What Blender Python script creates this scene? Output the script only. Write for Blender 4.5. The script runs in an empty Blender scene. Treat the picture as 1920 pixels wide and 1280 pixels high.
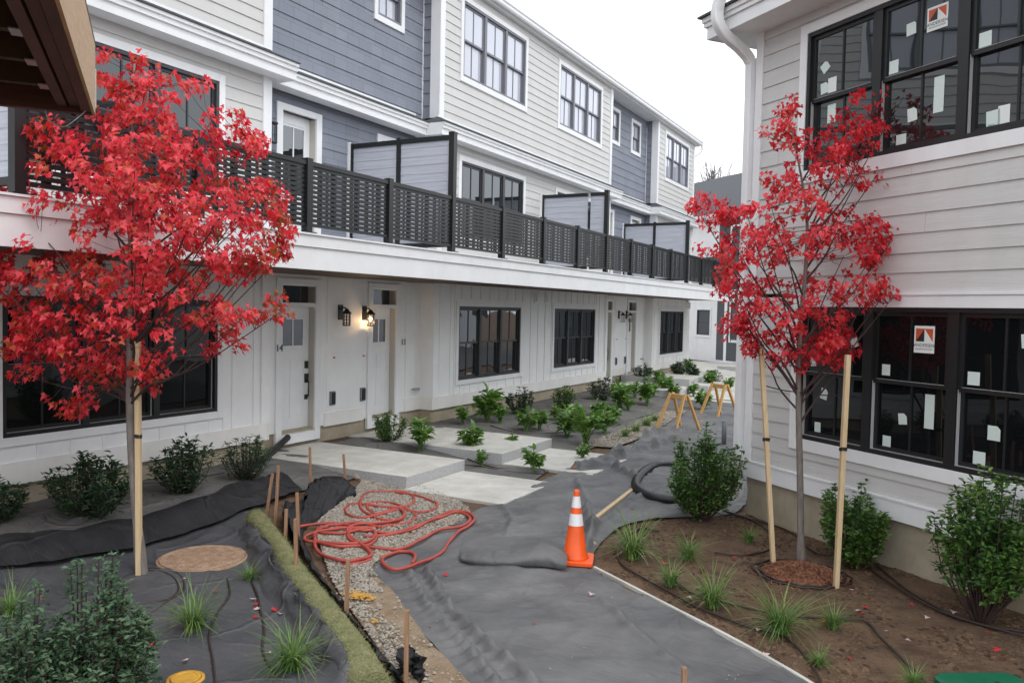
import bpy, math, random
from mathutils import Vector, Matrix, noise
rnd = random.Random(7)
S = bpy.context.scene
COL = S.collection

# ------------------------------------------------------------------ camera
F_PX, PITCH, ROLL, YAW = 1521.4, 0.0400013, 0.0210032, 0.4909094
CAMZ = 2.5
_f0 = Vector((-math.sin(YAW), math.cos(YAW), 0)); _r0 = Vector((math.cos(YAW), math.sin(YAW), 0)); _u0 = Vector((0, 0, 1))
FW = _f0*math.cos(PITCH) - _u0*math.sin(PITCH); _u2 = _u0*math.cos(PITCH) + _f0*math.sin(PITCH)
RT = _r0*math.cos(ROLL) + _u2*math.sin(ROLL); UP = -_r0*math.sin(ROLL) + _u2*math.cos(ROLL)
cam = bpy.data.cameras.new('camera'); co = bpy.data.objects.new('camera', cam); COL.objects.link(co)
m = Matrix((RT, UP, -FW)).transposed().to_4x4(); m.translation = (0, 0, CAMZ); co.matrix_world = m
cam.sensor_width = 36; cam.lens = F_PX/1920*36; cam.clip_end = 900; cam.clip_start = 0.05
S.camera = co
# ------------------------------------------------------------------ light: bright overcast
w = bpy.data.worlds.new('World'); S.world = w; w.use_nodes = True
nt = w.node_tree; bg = nt.nodes['Background']
sky = nt.nodes.new('ShaderNodeTexSky'); sky.sky_type = 'NISHITA'; sky.sun_disc = False
SUN_EL, SUN_ROT = math.radians(55), math.radians(250)
sky.sun_elevation = SUN_EL; sky.sun_rotation = SUN_ROT; sky.air_density = 1.0; sky.dust_density = 4.0; sky.ozone_density = 1.0
hs = nt.nodes.new('ShaderNodeHueSaturation'); hs.inputs['Saturation'].default_value = 0.13
nt.links.new(sky.outputs[0], hs.inputs['Color'])
cl_ = nt.nodes.new('ShaderNodeMix'); cl_.data_type = 'RGBA'; cl_.inputs[0].default_value = .75      # overcast: even white cloud layer over the sky
cl_.inputs[7].default_value = (11.2, 11.6, 12.2, 1)
nt.links.new(hs.outputs[0], cl_.inputs[6]); nt.links.new(cl_.outputs[2], bg.inputs['Color'])
bg.inputs['Strength'].default_value = 0.15
sl = bpy.data.lights.new('sun', 'SUN'); sl.energy = 0.7; sl.angle = math.radians(20); sl.color = (1, .97, .93)
so = bpy.data.objects.new('sun', sl); COL.objects.link(so)
_sd = Vector((math.sin(SUN_ROT)*math.cos(SUN_EL), math.cos(SUN_ROT)*math.cos(SUN_EL), math.sin(SUN_EL)))
_sd = Vector((0.55, -0.25, 0.80)).normalized()
so.rotation_euler = _sd.to_track_quat('Z', 'Y').to_euler()
sky.sun_elevation = math.asin(_sd.z); sky.sun_rotation = math.atan2(_sd.x, _sd.y)
S.view_settings.view_transform = 'Standard'; S.view_settings.look = 'None'; S.view_settings.gamma = 1
S.view_settings.exposure = 0.22

# ------------------------------------------------------------------ helpers
def sstep(a, b, x):
    t = max(0, min(1, (x-a)/(b-a))); return t*t*(3-2*t)
def gh(x, y):                                   # terrain height
    h = 0.17*sstep(-6.2, -8.6, x)
    h += 0.02*noise.noise(Vector((x*.7, y*.7, 3)))
    h += 0.05*sstep(20, 26, y) - 0.0
    return h
def ray(px, py): return FW + RT*((px-960)/F_PX) - UP*((py-640)/F_PX)
def G(px, py, dz=0.0):                          # photograph pixel -> point on the terrain
    d = ray(px, py); z = 0.0
    for _ in range(12):
        t = (z-CAMZ)/d.z; p = d*t; z = gh(p.x, p.y)
    return Vector((p.x, p.y, z+dz))
def depth(p): return (Vector(p)-Vector((0, 0, CAMZ))).dot(FW)
def mpp(p): return depth(p)/F_PX                # metres per photograph pixel at p

class MB:
    def __init__(s): s.v = []; s.f = []; s.mi = []; s.cur = 0; s.sm = []; s.smooth = False
    def vs(s, pts):
        n = len(s.v); s.v.extend([tuple(p) for p in pts]); return n
    def face(s, idx): s.f.append(tuple(idx)); s.mi.append(s.cur); s.sm.append(s.smooth)
    def poly(s, pts): n = s.vs(pts); s.face(range(n, n+len(pts)))
    def hexa(s, p):                             # 8 corners: bottom 4 ccw, top 4 ccw
        n = s.vs(p)
        for q in ((3,2,1,0),(4,5,6,7),(0,1,5,4),(1,2,6,5),(2,3,7,6),(3,0,4,7)): s.face([n+i for i in q])
    def box(s, x0, x1, y0, y1, z0, z1):
        s.hexa([(x0,y0,z0),(x1,y0,z0),(x1,y1,z0),(x0,y1,z0),(x0,y0,z1),(x1,y0,z1),(x1,y1,z1),(x0,y1,z1)])
    def beam(s, a, b, w, h, up=(0, 0, 1)):
        a = Vector(a); b = Vector(b); d = (b-a).normalized(); u = Vector(up)
        if abs(d.dot(u)) > .98: u = Vector((1, 0, 0))
        r = d.cross(u).normalized()*w/2; u = r.cross(d).normalized()*h/2
        s.hexa([a-r-u, a+r-u, b+r-u, b-r-u, a-r+u, a+r+u, b+r+u, b-r+u])
    def tube(s, pts, rad, n=8, caps=True):
        pts = [Vector(p) for p in pts]; rs = rad if isinstance(rad, (list, tuple)) else [rad]*len(pts)
        sm = s.smooth; s.smooth = True
        t0 = (pts[1]-pts[0]).normalized(); r = t0.orthogonal().normalized(); rings = []
        for i, p in enumerate(pts):
            t = (pts[min(i+1, len(pts)-1)]-pts[max(i-1, 0)])
            t = t.normalized() if t.length > 1e-9 else t0
            r = (r - t*r.dot(t)); r = r.normalized() if r.length > 1e-6 else t.orthogonal().normalized()
            b = t.cross(r)
            rings.append(s.vs([p+(r*math.cos(k*2*math.pi/n)+b*math.sin(k*2*math.pi/n))*rs[i] for k in range(n)]))
        for a, c in zip(rings, rings[1:]):
            for k in range(n): k2 = (k+1) % n; s.face((a+k, a+k2, c+k2, c+k))
        s.smooth = False
        if caps: s.face([rings[0]+k for k in reversed(range(n))]); s.face([rings[-1]+k for k in range(n)])
        s.smooth = sm
    def lathe(s, c, prof, n=24, axis=None):     # prof: (r,z) list
        sm = s.smooth; s.smooth = True; rings = []
        M = Vector((0, 0, 1)).rotation_difference(Vector(axis)).to_matrix() if axis else Matrix.Identity(3)
        for r, z in prof: rings.append(s.vs([Vector(c)+M@Vector((r*math.cos(k*2*math.pi/n), r*math.sin(k*2*math.pi/n), z)) for k in range(n)]))
        for a, b in zip(rings, rings[1:]):
            for k in range(n): k2 = (k+1) % n; s.face((a+k, a+k2, b+k2, b+k))
        s.smooth = False
        s.face([rings[-1]+k for k in range(n)]); s.face([rings[0]+k for k in reversed(range(n))]); s.smooth = sm
    def build(s, name, mats, parent=None, bevel=0, origin=None):
        me = bpy.data.meshes.new(name)
        if origin is not None:
            o_ = Vector(origin); vv = [tuple(Vector(v)-o_) for v in s.v]
        else: vv = s.v
        me.from_pydata(vv, [], s.f)
        for mt in (mats if isinstance(mats, (list, tuple)) else [mats]): me.materials.append(mt)
        me.polygons.foreach_set('material_index', s.mi); me.polygons.foreach_set('use_smooth', s.sm); me.update()
        o = bpy.data.objects.new(name, me); COL.objects.link(o)
        if parent: o.parent = parent; 
        if parent and origin is None and parent.get('_wo') is not None:
            o.location = -Vector(parent['_wo'])
        elif origin is not None: o.location = Vector(origin) - (Vector(parent['_wo']) if parent and parent.get('_wo') is not None else Vector((0,0,0)))
        if bevel:
            b = o.modifiers.new('bevel', 'BEVEL'); b.width = bevel; b.segments = 2; b.limit_method = 'ANGLE'
        return o
def tag(o, label=None, cat=None, group=None, kind=None):
    if label: o['label'] = label
    if cat: o['category'] = cat
    if group: o['group'] = group
    if kind: o['kind'] = kind
    return o
def thing(name, label, cat, loc, group=None):
    o = bpy.data.objects.new(name, None); COL.objects.link(o); o.location = loc; o.empty_display_size = .1
    o['_wo'] = list(loc); return tag(o, label, cat, group)
def copy_tree(o, parent=None):
    c = o.copy(); COL.objects.link(c)
    if parent: c.parent = parent
    for ch in list(o.children): copy_tree(ch, c)
    return c
class Fr:                                       # wall frame: s along, n outward, z up
    def __init__(f, o, s, n): f.o = Vector(o); f.s = Vector(s); f.n = Vector(n)
    def p(f, s, n, z): return f.o + f.s*s + f.n*n + Vector((0, 0, z))
    def box(f, mb, s0, s1, n0, n1, z0, z1):
        mb.hexa([f.p(s0,n1,z0), f.p(s1,n1,z0), f.p(s1,n0,z0), f.p(s0,n0,z0), f.p(s0,n1,z1), f.p(s1,n1,z1), f.p(s1,n0,z1), f.p(s0,n0,z1)])
def crom(pts, k=6):
    P = [Vector(p) for p in pts]; out = []
    for i in range(len(P)-1):
        a, b, c, d = P[max(i-1, 0)], P[i], P[i+1], P[min(i+2, len(P)-1)]
        for j in range(k):
            t = j/k; out.append(.5*((2*b)+(c-a)*t+(2*a-5*b+4*c-d)*t*t+(3*b-a-3*c+d)*t**3))
    out.append(P[-1]); return out

# ------------------------------------------------------------------ materials
def mat(name, col, rough=.6, spec=.5, noise_amt=0, nscale=5, bump=0, bscale=40, col2=None, metallic=0, stretch=None, detail=4, bdist=.01):
    m = bpy.data.materials.new(name); m.use_nodes = True; t = m.node_tree; b = t.nodes['Principled BSDF']
    b.inputs['Base Color'].default_value = (*col, 1); b.inputs['Roughness'].default_value = rough
    b.inputs['Specular IOR Level'].default_value = spec; b.inputs['Metallic'].default_value = metallic
    tc = t.nodes.new('ShaderNodeTexCoord'); src = tc.outputs['Object']
    if stretch:
        mp = t.nodes.new('ShaderNodeMapping'); mp.inputs['Scale'].default_value = stretch; t.links.new(src, mp.inputs[0]); src = mp.outputs[0]
    if noise_amt or col2:
        n = t.nodes.new('ShaderNodeTexNoise'); n.inputs['Scale'].default_value = nscale; n.inputs['Detail'].default_value = detail
        n.inputs['Roughness'].default_value = .65
        t.links.new(src, n.inputs['Vector'])
        r = t.nodes.new('ShaderNodeValToRGB'); r.color_ramp.elements[0].position = .32; r.color_ramp.elements[1].position = .68
        if col2: a, c = col, col2
        else: a = tuple(x*(1-noise_amt) for x in col); c = tuple(min(1, x*(1+noise_amt)) for x in col)
        r.color_ramp.elements[0].color = (*a, 1); r.color_ramp.elements[1].color = (*c, 1)
        t.links.new(n.outputs['Fac'], r.inputs[0]); t.links.new(r.outputs[0], b.inputs['Base Color'])
    if bump:
        n2 = t.nodes.new('ShaderNodeTexNoise'); n2.inputs['Scale'].default_value = bscale; n2.inputs['Detail'].default_value = 5
        t.links.new(src, n2.inputs['Vector'])
        bp = t.nodes.new('ShaderNodeBump'); bp.inputs['Strength'].default_value = bump; bp.inputs['Distance'].default_value = bdist
        t.links.new(n2.outputs['Fac'], bp.inputs['Height']); t.links.new(bp.outputs[0], b.inputs['Normal'])
    return m
def creases(m, sc=(3.2, 3.2), st=.5, dist=.03, fs=.45):
    t = m.node_tree; b = t.nodes['Principled BSDF']; old = b.inputs['Normal'].links[0].from_socket
    tc = t.nodes.new('ShaderNodeTexCoord'); mp = t.nodes.new('ShaderNodeMapping'); mp.inputs['Rotation'].default_value = (0, 0, .6); mp.inputs['Scale'].default_value = (1, 3.2, 1)
    n = t.nodes.new('ShaderNodeTexNoise'); n.inputs['Scale'].default_value = sc[0]; n.inputs['Detail'].default_value = 6; n.inputs['Distortion'].default_value = .6
    t.links.new(tc.outputs['Object'], mp.inputs[0]); t.links.new(mp.outputs[0], n.inputs['Vector'])
    a = t.nodes.new('ShaderNodeMath'); a.operation = 'SUBTRACT'; a.inputs[1].default_value = .5; t.links.new(n.outputs['Fac'], a.inputs[0])
    c = t.nodes.new('ShaderNodeMath'); c.operation = 'ABSOLUTE'; t.links.new(a.outputs[0], c.inputs[0])
    bp = t.nodes.new('ShaderNodeBump'); bp.inputs['Strength'].default_value = st; bp.inputs['Distance'].default_value = dist; bp.invert = True
    t.links.new(c.outputs[0], bp.inputs['Height']); t.links.new(old, bp.inputs['Normal'])
    v = t.nodes.new('ShaderNodeTexVoronoi'); v.feature = 'DISTANCE_TO_EDGE'; v.inputs['Scale'].default_value = 1.15      # crisp fold lines
    w_ = t.nodes.new('ShaderNodeTexNoise'); w_.inputs['Scale'].default_value = .9; w_.inputs['Detail'].default_value = 3
    a2 = t.nodes.new('ShaderNodeVectorMath'); a2.operation = 'MULTIPLY_ADD'; a2.inputs[1].default_value = (1.1, 1.1, 0)
    t.links.new(tc.outputs['Object'], w_.inputs['Vector']); t.links.new(w_.outputs['Color'], a2.inputs[0]); t.links.new(tc.outputs['Object'], a2.inputs[2]); t.links.new(a2.outputs[0], v.inputs['Vector'])
    r = t.nodes.new('ShaderNodeMapRange'); r.inputs[1].default_value = 0; r.inputs[2].default_value = .055; r.interpolation_type = 'SMOOTHSTEP'; t.links.new(v.outputs['Distance'], r.inputs[0])
    b2 = t.nodes.new('ShaderNodeBump'); b2.inputs['Strength'].default_value = fs; b2.inputs['Distance'].default_value = .035; b2.invert = True
    t.links.new(r.outputs[0], b2.inputs['Height']); t.links.new(bp.outputs[0], b2.inputs['Normal']); t.links.new(b2.outputs[0], b.inputs['Normal'])
def dust(m, amt=.08, sc=.7):
    t = m.node_tree; b = t.nodes['Principled BSDF']; l = b.inputs['Base Color'].links
    tc = t.nodes.new('ShaderNodeTexCoord'); mp = t.nodes.new('ShaderNodeMapping'); mp.inputs['Scale'].default_value = (sc, sc, sc*.35)
    n = t.nodes.new('ShaderNodeTexNoise'); n.inputs['Scale'].default_value = 2.6; n.inputs['Detail'].default_value = 9; n.inputs['Roughness'].default_value = .7
    t.links.new(tc.outputs['Object'], mp.inputs[0]); t.links.new(mp.outputs[0], n.inputs['Vector'])
    r = t.nodes.new('ShaderNodeMapRange'); r.inputs[1].default_value = .3; r.inputs[2].default_value = .7; r.inputs[3].default_value = 1-amt; r.inputs[4].default_value = 1+amt*.4
    t.links.new(n.outputs['Fac'], r.inputs[0]); mx = t.nodes.new('ShaderNodeVectorMath'); mx.operation = 'SCALE'
    t.links.new(l[0].from_socket, mx.inputs[0]); t.links.new(r.outputs[0], mx.inputs['Scale']); t.links.new(mx.outputs[0], b.inputs['Base Color'])
def leafmat(name, cols, trans=.35, rough=.5):
    m = bpy.data.materials.new(name); m.use_nodes = True; t = m.node_tree; b = t.nodes['Principled BSDF']; out = t.nodes['Material Output']
    g = t.nodes.new('ShaderNodeNewGeometry'); r = t.nodes.new('ShaderNodeValToRGB')
    while len(r.color_ramp.elements) < len(cols): r.color_ramp.elements.new(.5)
    for i, c in enumerate(cols):
        r.color_ramp.elements[i].position = i/(len(cols)-1); r.color_ramp.elements[i].color = (*c, 1)
    # leaves of one bough lean to the same tint: position noise plus per-leaf variation
    tc = t.nodes.new('ShaderNodeTexCoord'); n = t.nodes.new('ShaderNodeTexNoise'); n.inputs['Scale'].default_value = 1.6
    t.links.new(tc.outputs['Object'], n.inputs['Vector'])
    mr = t.nodes.new('ShaderNodeMath'); mr.operation = 'MULTIPLY_ADD'; mr.inputs[1].default_value = .7; t.links.new(g.outputs['Random Per Island'], mr.inputs[0])
    m2 = t.nodes.new('ShaderNodeMath'); m2.operation = 'MULTIPLY_ADD'; m2.inputs[1].default_value = 1.3; m2.inputs[2].default_value = -.50; t.links.new(n.outputs['Fac'], m2.inputs[0])
    t.links.new(m2.outputs[0], mr.inputs[2])
    t.links.new(mr.outputs[0], r.inputs[0]); t.links.new(r.outputs[0], b.inputs['Base Color'])
    b.inputs['Roughness'].default_value = rough
    tr = t.nodes.new('ShaderNodeBsdfTranslucent'); t.links.new(r.outputs[0], tr.inputs[0])
    mx = t.nodes.new('ShaderNodeMixShader'); mx.inputs[0].default_value = trans
    t.links.new(b.outputs[0], mx.inputs[1]); t.links.new(tr.outputs[0], mx.inputs[2]); t.links.new(mx.outputs[0], out.inputs[0])
    return m
def glassmat(name, col, refl, rough=.015, wav=.12):
    m = bpy.data.materials.new(name); m.use_nodes = True; t = m.node_tree; b = t.nodes['Principled BSDF']; out = t.nodes['Material Output']
    b.inputs['Base Color'].default_value = (*col, 1); b.inputs['Roughness'].default_value = .6; b.inputs['Specular IOR Level'].default_value = 0
    gl = t.nodes.new('ShaderNodeBsdfGlossy'); gl.inputs['Roughness'].default_value = rough; gl.inputs['Color'].default_value = (.92, .96, 1, 1)
    fr = t.nodes.new('ShaderNodeFresnel'); fr.inputs['IOR'].default_value = 1.5
    ma = t.nodes.new('ShaderNodeMath'); ma.operation = 'MULTIPLY_ADD'; ma.inputs[1].default_value = 1.6; ma.inputs[2].default_value = refl; ma.use_clamp = True
    tc = t.nodes.new('ShaderNodeTexCoord'); n = t.nodes.new('ShaderNodeTexNoise'); n.inputs['Scale'].default_value = 1.6; n.inputs['Detail'].default_value = 1
    bp = t.nodes.new('ShaderNodeBump'); bp.inputs['Strength'].default_value = wav; bp.inputs['Distance'].default_value = .05
    t.links.new(tc.outputs['Object'], n.inputs['Vector']); t.links.new(n.outputs['Fac'], bp.inputs['Height']); t.links.new(bp.outputs[0], gl.inputs['Normal'])
    mx = t.nodes.new('ShaderNodeMixShader'); t.links.new(fr.outputs[0], ma.inputs[0]); t.links.new(ma.outputs[0], mx.inputs[0])
    t.links.new(b.outputs[0], mx.inputs[1]); t.links.new(gl.outputs[0], mx.inputs[2]); t.links.new(mx.outputs[0], out.inputs[0])
    return m
def shinglemat(name, c1, c2, mortar, w, h):
    m = mat(name, c1, .75, .3); t = m.node_tree; b = t.nodes['Principled BSDF']
    tc = t.nodes.new('ShaderNodeTexCoord'); sp = t.nodes.new('ShaderNodeSeparateXYZ'); cb = t.nodes.new('ShaderNodeCombineXYZ')
    ad = t.nodes.new('ShaderNodeMath'); ad.operation = 'ADD'
    t.links.new(tc.outputs['Object'], sp.inputs[0]); t.links.new(sp.outputs[0], ad.inputs[0]); t.links.new(sp.outputs[1], ad.inputs[1])
    t.links.new(ad.outputs[0], cb.inputs[0]); t.links.new(sp.outputs[2], cb.inputs[1])
    br = t.nodes.new('ShaderNodeTexBrick'); br.inputs['Scale'].default_value = 1; br.inputs['Brick Width'].default_value = w; br.inputs['Row Height'].default_value = h
    br.inputs['Mortar Size'].default_value = .0025; br.inputs['Color1'].default_value = (*c1, 1); br.inputs['Color2'].default_value = (*c2, 1); br.inputs['Mortar'].default_value = (*mortar, 1)
    br.offset = .37; br.squash = 1.4; br.squash_frequency = 3
    t.links.new(cb.outputs[0], br.inputs['Vector']); t.links.new(br.outputs['Color'], b.inputs['Base Color'])
    n2 = t.nodes.new('ShaderNodeTexNoise'); n2.inputs['Scale'].default_value = 30; mp = t.nodes.new('ShaderNodeMapping'); mp.inputs['Scale'].default_value = (3, 3, .2)
    t.links.new(tc.outputs['Object'], mp.inputs[0]); t.links.new(mp.outputs[0], n2.inputs['Vector'])
    bp = t.nodes.new('ShaderNodeBump'); bp.inputs['Strength'].default_value = .25; bp.inputs['Distance'].default_value = .01
    t.links.new(n2.outputs['Fac'], bp.inputs['Height']); t.links.new(bp.outputs[0], b.inputs['Normal'])
    return m
M = {}
M['white'] = mat('white_trim', (.80, .81, .82), .45, noise_amt=.03, nscale=3)
M['board'] = mat('white_board', (.83, .835, .835), .5, noise_amt=.03, nscale=2, bump=.05, bscale=60)
M['skirt'] = mat('skirt_board', (.82, .82, .80), .5, col2=(.77, .755, .71), nscale=2.2)
M['beige'] = mat('beige_siding', (.585, .58, .565), .55, noise_amt=.03, nscale=1.5, bump=.25, bscale=22, stretch=(1, .12, 3))
M['seam'] = mat('caulk_seam', (.26, .255, .245), .8)
M['greige'] = mat('greige_siding', (.575, .57, .56), .55, noise_amt=.035, nscale=2.5, bump=.32, bscale=16, stretch=(.35, .35, 7))
M['blue'] = shinglemat('blue_grey_shingle', (.218, .236, .285), (.245, .262, .31), (.11, .115, .135), .33, .25)
M['bluetrim'] = mat('slate_trim', (.12, .13, .155), .6)
M['black'] = mat('black_metal', (.012, .013, .014), .38, bump=.02)
M['bronze'] = mat('dark_grey_frame', (.035, .037, .042), .4)
M['frame_hi'] = mat('grey_window_frame', (.17, .175, .20), .45)
M['glass'] = glassmat('dark_window_glass', (.008, .009, .010), .10)
M['glassr'] = glassmat('near_window_glass', (.006, .007, .0075), -.03, wav=.05)
M['glassu'] = glassmat('upper_window_glass', (.010, .013, .013), .03, wav=.05)
M['glassb'] = glassmat('curtained_window_glass', (.52, .53, .60), .05, wav=.03)
M['reveal'] = mat('putty_door_reveal', (.50, .48, .42), .6)
M['found'] = mat('foundation_concrete', (.33, .28, .20), .85, col2=(.42, .37, .28), nscale=3, bump=.3, bscale=40)
M['soffit'] = mat('brown_wood_soffit', (.10, .055, .03), .6, noise_amt=.3, nscale=4, stretch=(8, .5, 1))
M['panel'] = mat('privacy_panel_boards', (.44, .46, .52), .6, noise_amt=.12, nscale=3, stretch=(.6, .6, 14), bump=.15, bscale=10)
M['shing'] = mat('asphalt_shingle', (.07, .075, .085), .9, noise_amt=.25, nscale=30, bump=.3, bscale=80)
M['asph'] = mat('asphalt', (.06, .06, .062), .9, col2=(.11, .11, .11), nscale=4, bump=.4, bscale=80)
M['conc'] = mat('poured_concrete', (.46, .45, .41), .85, col2=(.60, .585, .54), nscale=2.2, detail=9, bump=.15, bscale=120)
M['concedge'] = mat('granite_edge', (.30, .30, .30), .85, col2=(.52, .52, .52), nscale=60, detail=3, bump=.5, bscale=70)
M['soil'] = mat('brown_soil', (.062, .034, .018), .95, col2=(.155, .094, .055), nscale=3.5, detail=8, bump=1, bscale=30, bdist=.03)
M['sand'] = mat('sandy_dirt', (.17, .115, .068), .95, col2=(.30, .23, .155), nscale=3.0, detail=8, bump=1, bscale=45, bdist=.02)
M['gravelbase'] = mat('gravel_fines', (.13, .11, .085), .95, col2=(.32, .29, .24), nscale=45, bump=1, bscale=90, bdist=.02)
M['gravel'] = leafmat('gravel_stone', [(.12, .105, .085), (.27, .24, .20), (.42, .385, .335), (.24, .19, .14)], 0, .85)
M['fabric'] = mat('black_landscape_fabric', (.072, .073, .078), .62, .45, col2=(.155, .154, .153), nscale=1.3, detail=9, bump=.35, bscale=160, bdist=.004)
M['fabric2'] = mat('grey_landscape_fabric', (.080, .079, .080), .75, .3, col2=(.165, .158, .148), nscale=1.1, detail=9, bump=.35, bscale=160, bdist=.004)
M['silt'] = mat('black_silt_fabric', (.009, .009, .010), .6, .3, col2=(.022, .022, .024), nscale=5, bump=.3, bscale=120)
M['fabric3'] = mat('charcoal_landscape_fabric', (.048, .050, .058), .55, .5, col2=(.088, .088, .092), nscale=1.6, detail=9, bump=.35, bscale=160, bdist=.004)
for _k in ('fabric', 'fabric2', 'fabric3', 'silt'): creases(M[_k], st=.45 if _k == 'fabric' else .75, dist=.05, fs=.2 if _k == 'fabric' else .45)
M['pipe'] = mat('black_plastic', (.014, .014, .016), .4)
M['drip'] = mat('brown_drip_tube', (.028, .018, .014), .5)
M['stake'] = mat('pale_pine', (.50, .36, .20), .7, col2=(.62, .47, .29), nscale=9, stretch=(6, 6, .5), bump=.2)
M['stake2'] = mat('weathered_stake', (.22, .12, .065), .8, col2=(.38, .22, .13), nscale=7, stretch=(8, 8, .6), bump=.3)
M['sawh'] = mat('orange_pine', (.60, .33, .11), .6, col2=(.68, .42, .17), nscale=6, stretch=(5, 5, .5))
M['bark'] = mat('grey_bark', (.13, .11, .10), .85, col2=(.22, .19, .17), nscale=8, stretch=(4, 4, 1), bump=.5, bscale=30)
M['twig'] = mat('dark_twig', (.055, .03, .028), .8)
M['red'] = leafmat('red_maple_leaf', [(.52, .07, .03), (.66, .022, .035), (.80, .035, .055), (.84, .10, .12), (.62, .02, .04), (.34, .012, .025)], .45, .42)
M['red1'] = leafmat('scarlet_maple_leaf', [(.26, .12, .035), (.52, .10, .03), (.66, .03, .04), (.80, .030, .055), (.86, .12, .14), (.66, .02, .045), (.36, .012, .02)], .45, .42)
M['green_d'] = leafmat('dark_shrub_leaf', [(.014, .036, .016), (.030, .072, .028), (.05, .105, .038)], .15, .38)
M['green_m'] = leafmat('holly_leaf', [(.028, .075, .018), (.058, .14, .028), (.11, .22, .045), (.24, .28, .06)], .25, .35)
M['green_l'] = leafmat('perennial_leaf', [(.08, .18, .04), (.17, .32, .07), (.34, .46, .13)], .35, .4)
M['green_g'] = leafmat('grey_green_leaf', [(.035, .078, .040), (.065, .13, .065), (.12, .20, .105), (.075, .085, .04)], .2, .42)
M['grass'] = leafmat('grass_blade', [(.06, .13, .03), (.11, .22, .05), (.20, .31, .09), (.42, .30, .09)], .3, .45)
M['wattle'] = mat('straw_wattle', (.13, .15, .055), .95, col2=(.30, .28, .14), nscale=9, detail=8, stretch=(1, 1, 1), bump=1, bscale=60, bdist=.03)
M['fibre'] = leafmat('straw_fibre', [(.13, .17, .05), (.25, .26, .11), (.36, .34, .18)], .2, .8)
M['hose'] = mat('red_hose', (.36, .055, .038), .5, noise_amt=.2, nscale=4)
M['orange'] = mat('orange_plastic', (.80, .10, .012), .42, noise_amt=.08, nscale=8)
M['refl'] = mat('reflective_white', (.72, .73, .74), .3, noise_amt=.06, nscale=20)
M['rust'] = mat('rusty_iron', (.25, .15, .095), .8, col2=(.40, .28, .19), nscale=14, bump=.4)
M['yellow'] = mat('yellow_paint', (.62, .34, .04), .6, col2=(.45, .23, .03), nscale=12)
M['greenlid'] = mat('green_plastic', (.005, .12, .06), .5, noise_amt=.1, nscale=6)
M['sealw'] = mat('weather_seal', (.42, .42, .42), .5)
M['plast_grey'] = mat('grey_pvc', (.16, .18, .20), .5)
M['brick'] = mat('red_brick', (.30, .11, .06), .85, noise_amt=.2, nscale=30)
M['stone'] = mat('tan_stone', (.33, .26, .18), .85, noise_amt=.25, nscale=15, bump=.4)
M['mulchleaf'] = leafmat('mulch_chip', [(.06, .022, .012), (.17, .06, .03), (.30, .13, .07), (.10, .05, .03)], 0, .9)
M['ply'] = mat('plywood', (.47, .31, .19), .8, col2=(.60, .43, .29), nscale=12, stretch=(1, 1, 6), detail=6)
M['redwood'] = mat('stained_beam', (.085, .030, .017), .55, noise_amt=.35, nscale=5, stretch=(.7, .7, 8))
M['dkwood'] = mat('dark_joist', (.055, .030, .014), .8, noise_amt=.3, nscale=6)
M['galv'] = mat('galvanised_steel', (.5, .5, .5), .35, metallic=.9)
M['sticker'] = mat('pale_sticker', (.62, .72, .68), .5)
M['stickw'] = mat('white_sticker', (.74, .78, .76), .5)
M['stickr'] = mat('orange_red_print', (.55, .09, .03), .5)
M['ink'] = mat('black_ink', (.02, .02, .02), .5)
M['mulch'] = mat('red_mulch', (.12, .04, .02), .95, col2=(.28, .11, .055), nscale=22, bump=1, bscale=60, bdist=.03)
M['dkgrey'] = mat('charcoal_siding', (.07, .08, .09), .7)
for _k in ('white', 'board', 'beige', 'greige', 'conc', 'found', 'skirt', 'blue'): dust(M[_k], {'conc': .22, 'found': .2, 'skirt': .10}.get(_k, .07))
M['bulb'] = bpy.data.materials.new('warm_bulb'); M['bulb'].use_nodes = True
_b = M['bulb'].node_tree.nodes['Principled BSDF']; _b.inputs['Emission Color'].default_value = (1, .62, .28, 1); _b.inputs['Emission Strength'].default_value = 12
M['lampglass'] = glassmat('lantern_glass', (.10, .10, .09), .2)

# ------------------------------------------------------------------ setting: ground
def axis(a0, a1, fine, far):
    xs = []; x = a0
    while x < a1: xs.append(x); x += fine
    xs.append(a1); st = fine*2; lo = a0; hi = a1; L = []; R = []
    while lo > -far: lo -= st; L.append(lo); st *= 1.5
    st = fine*2
    while hi < far: hi += st; R.append(hi); st *= 1.5
    return L[::-1]+xs+R
def grid_obj(name, xs, ys, zf, mt):
    mb = MB(); mb.smooth = True
    mb.vs([(x, y, zf(x, y)) for y in ys for x in xs]); n = len(xs)
    for j in range(len(ys)-1):
        for i in range(n-1): a = j*n+i; mb.face((a, a+1, a+n+1, a+n))
    return mb.build(name, mt)
def soilz(x, y):
    z = gh(x, y)
    if -4 < x < 3 and 3 < y < 11: z += .012*noise.noise(Vector((x*6, y*6, 2))) + .022*noise.noise(Vector((x*3, y*3, 0))) + .010*noise.noise(Vector((x*11, y*11, 5)))
    return z
tag(grid_obj('ground', axis(-9.6, 3.2, .07, 300), axis(3.2, 12, .07, 300), soilz, M['soil']), kind='structure')

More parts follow.
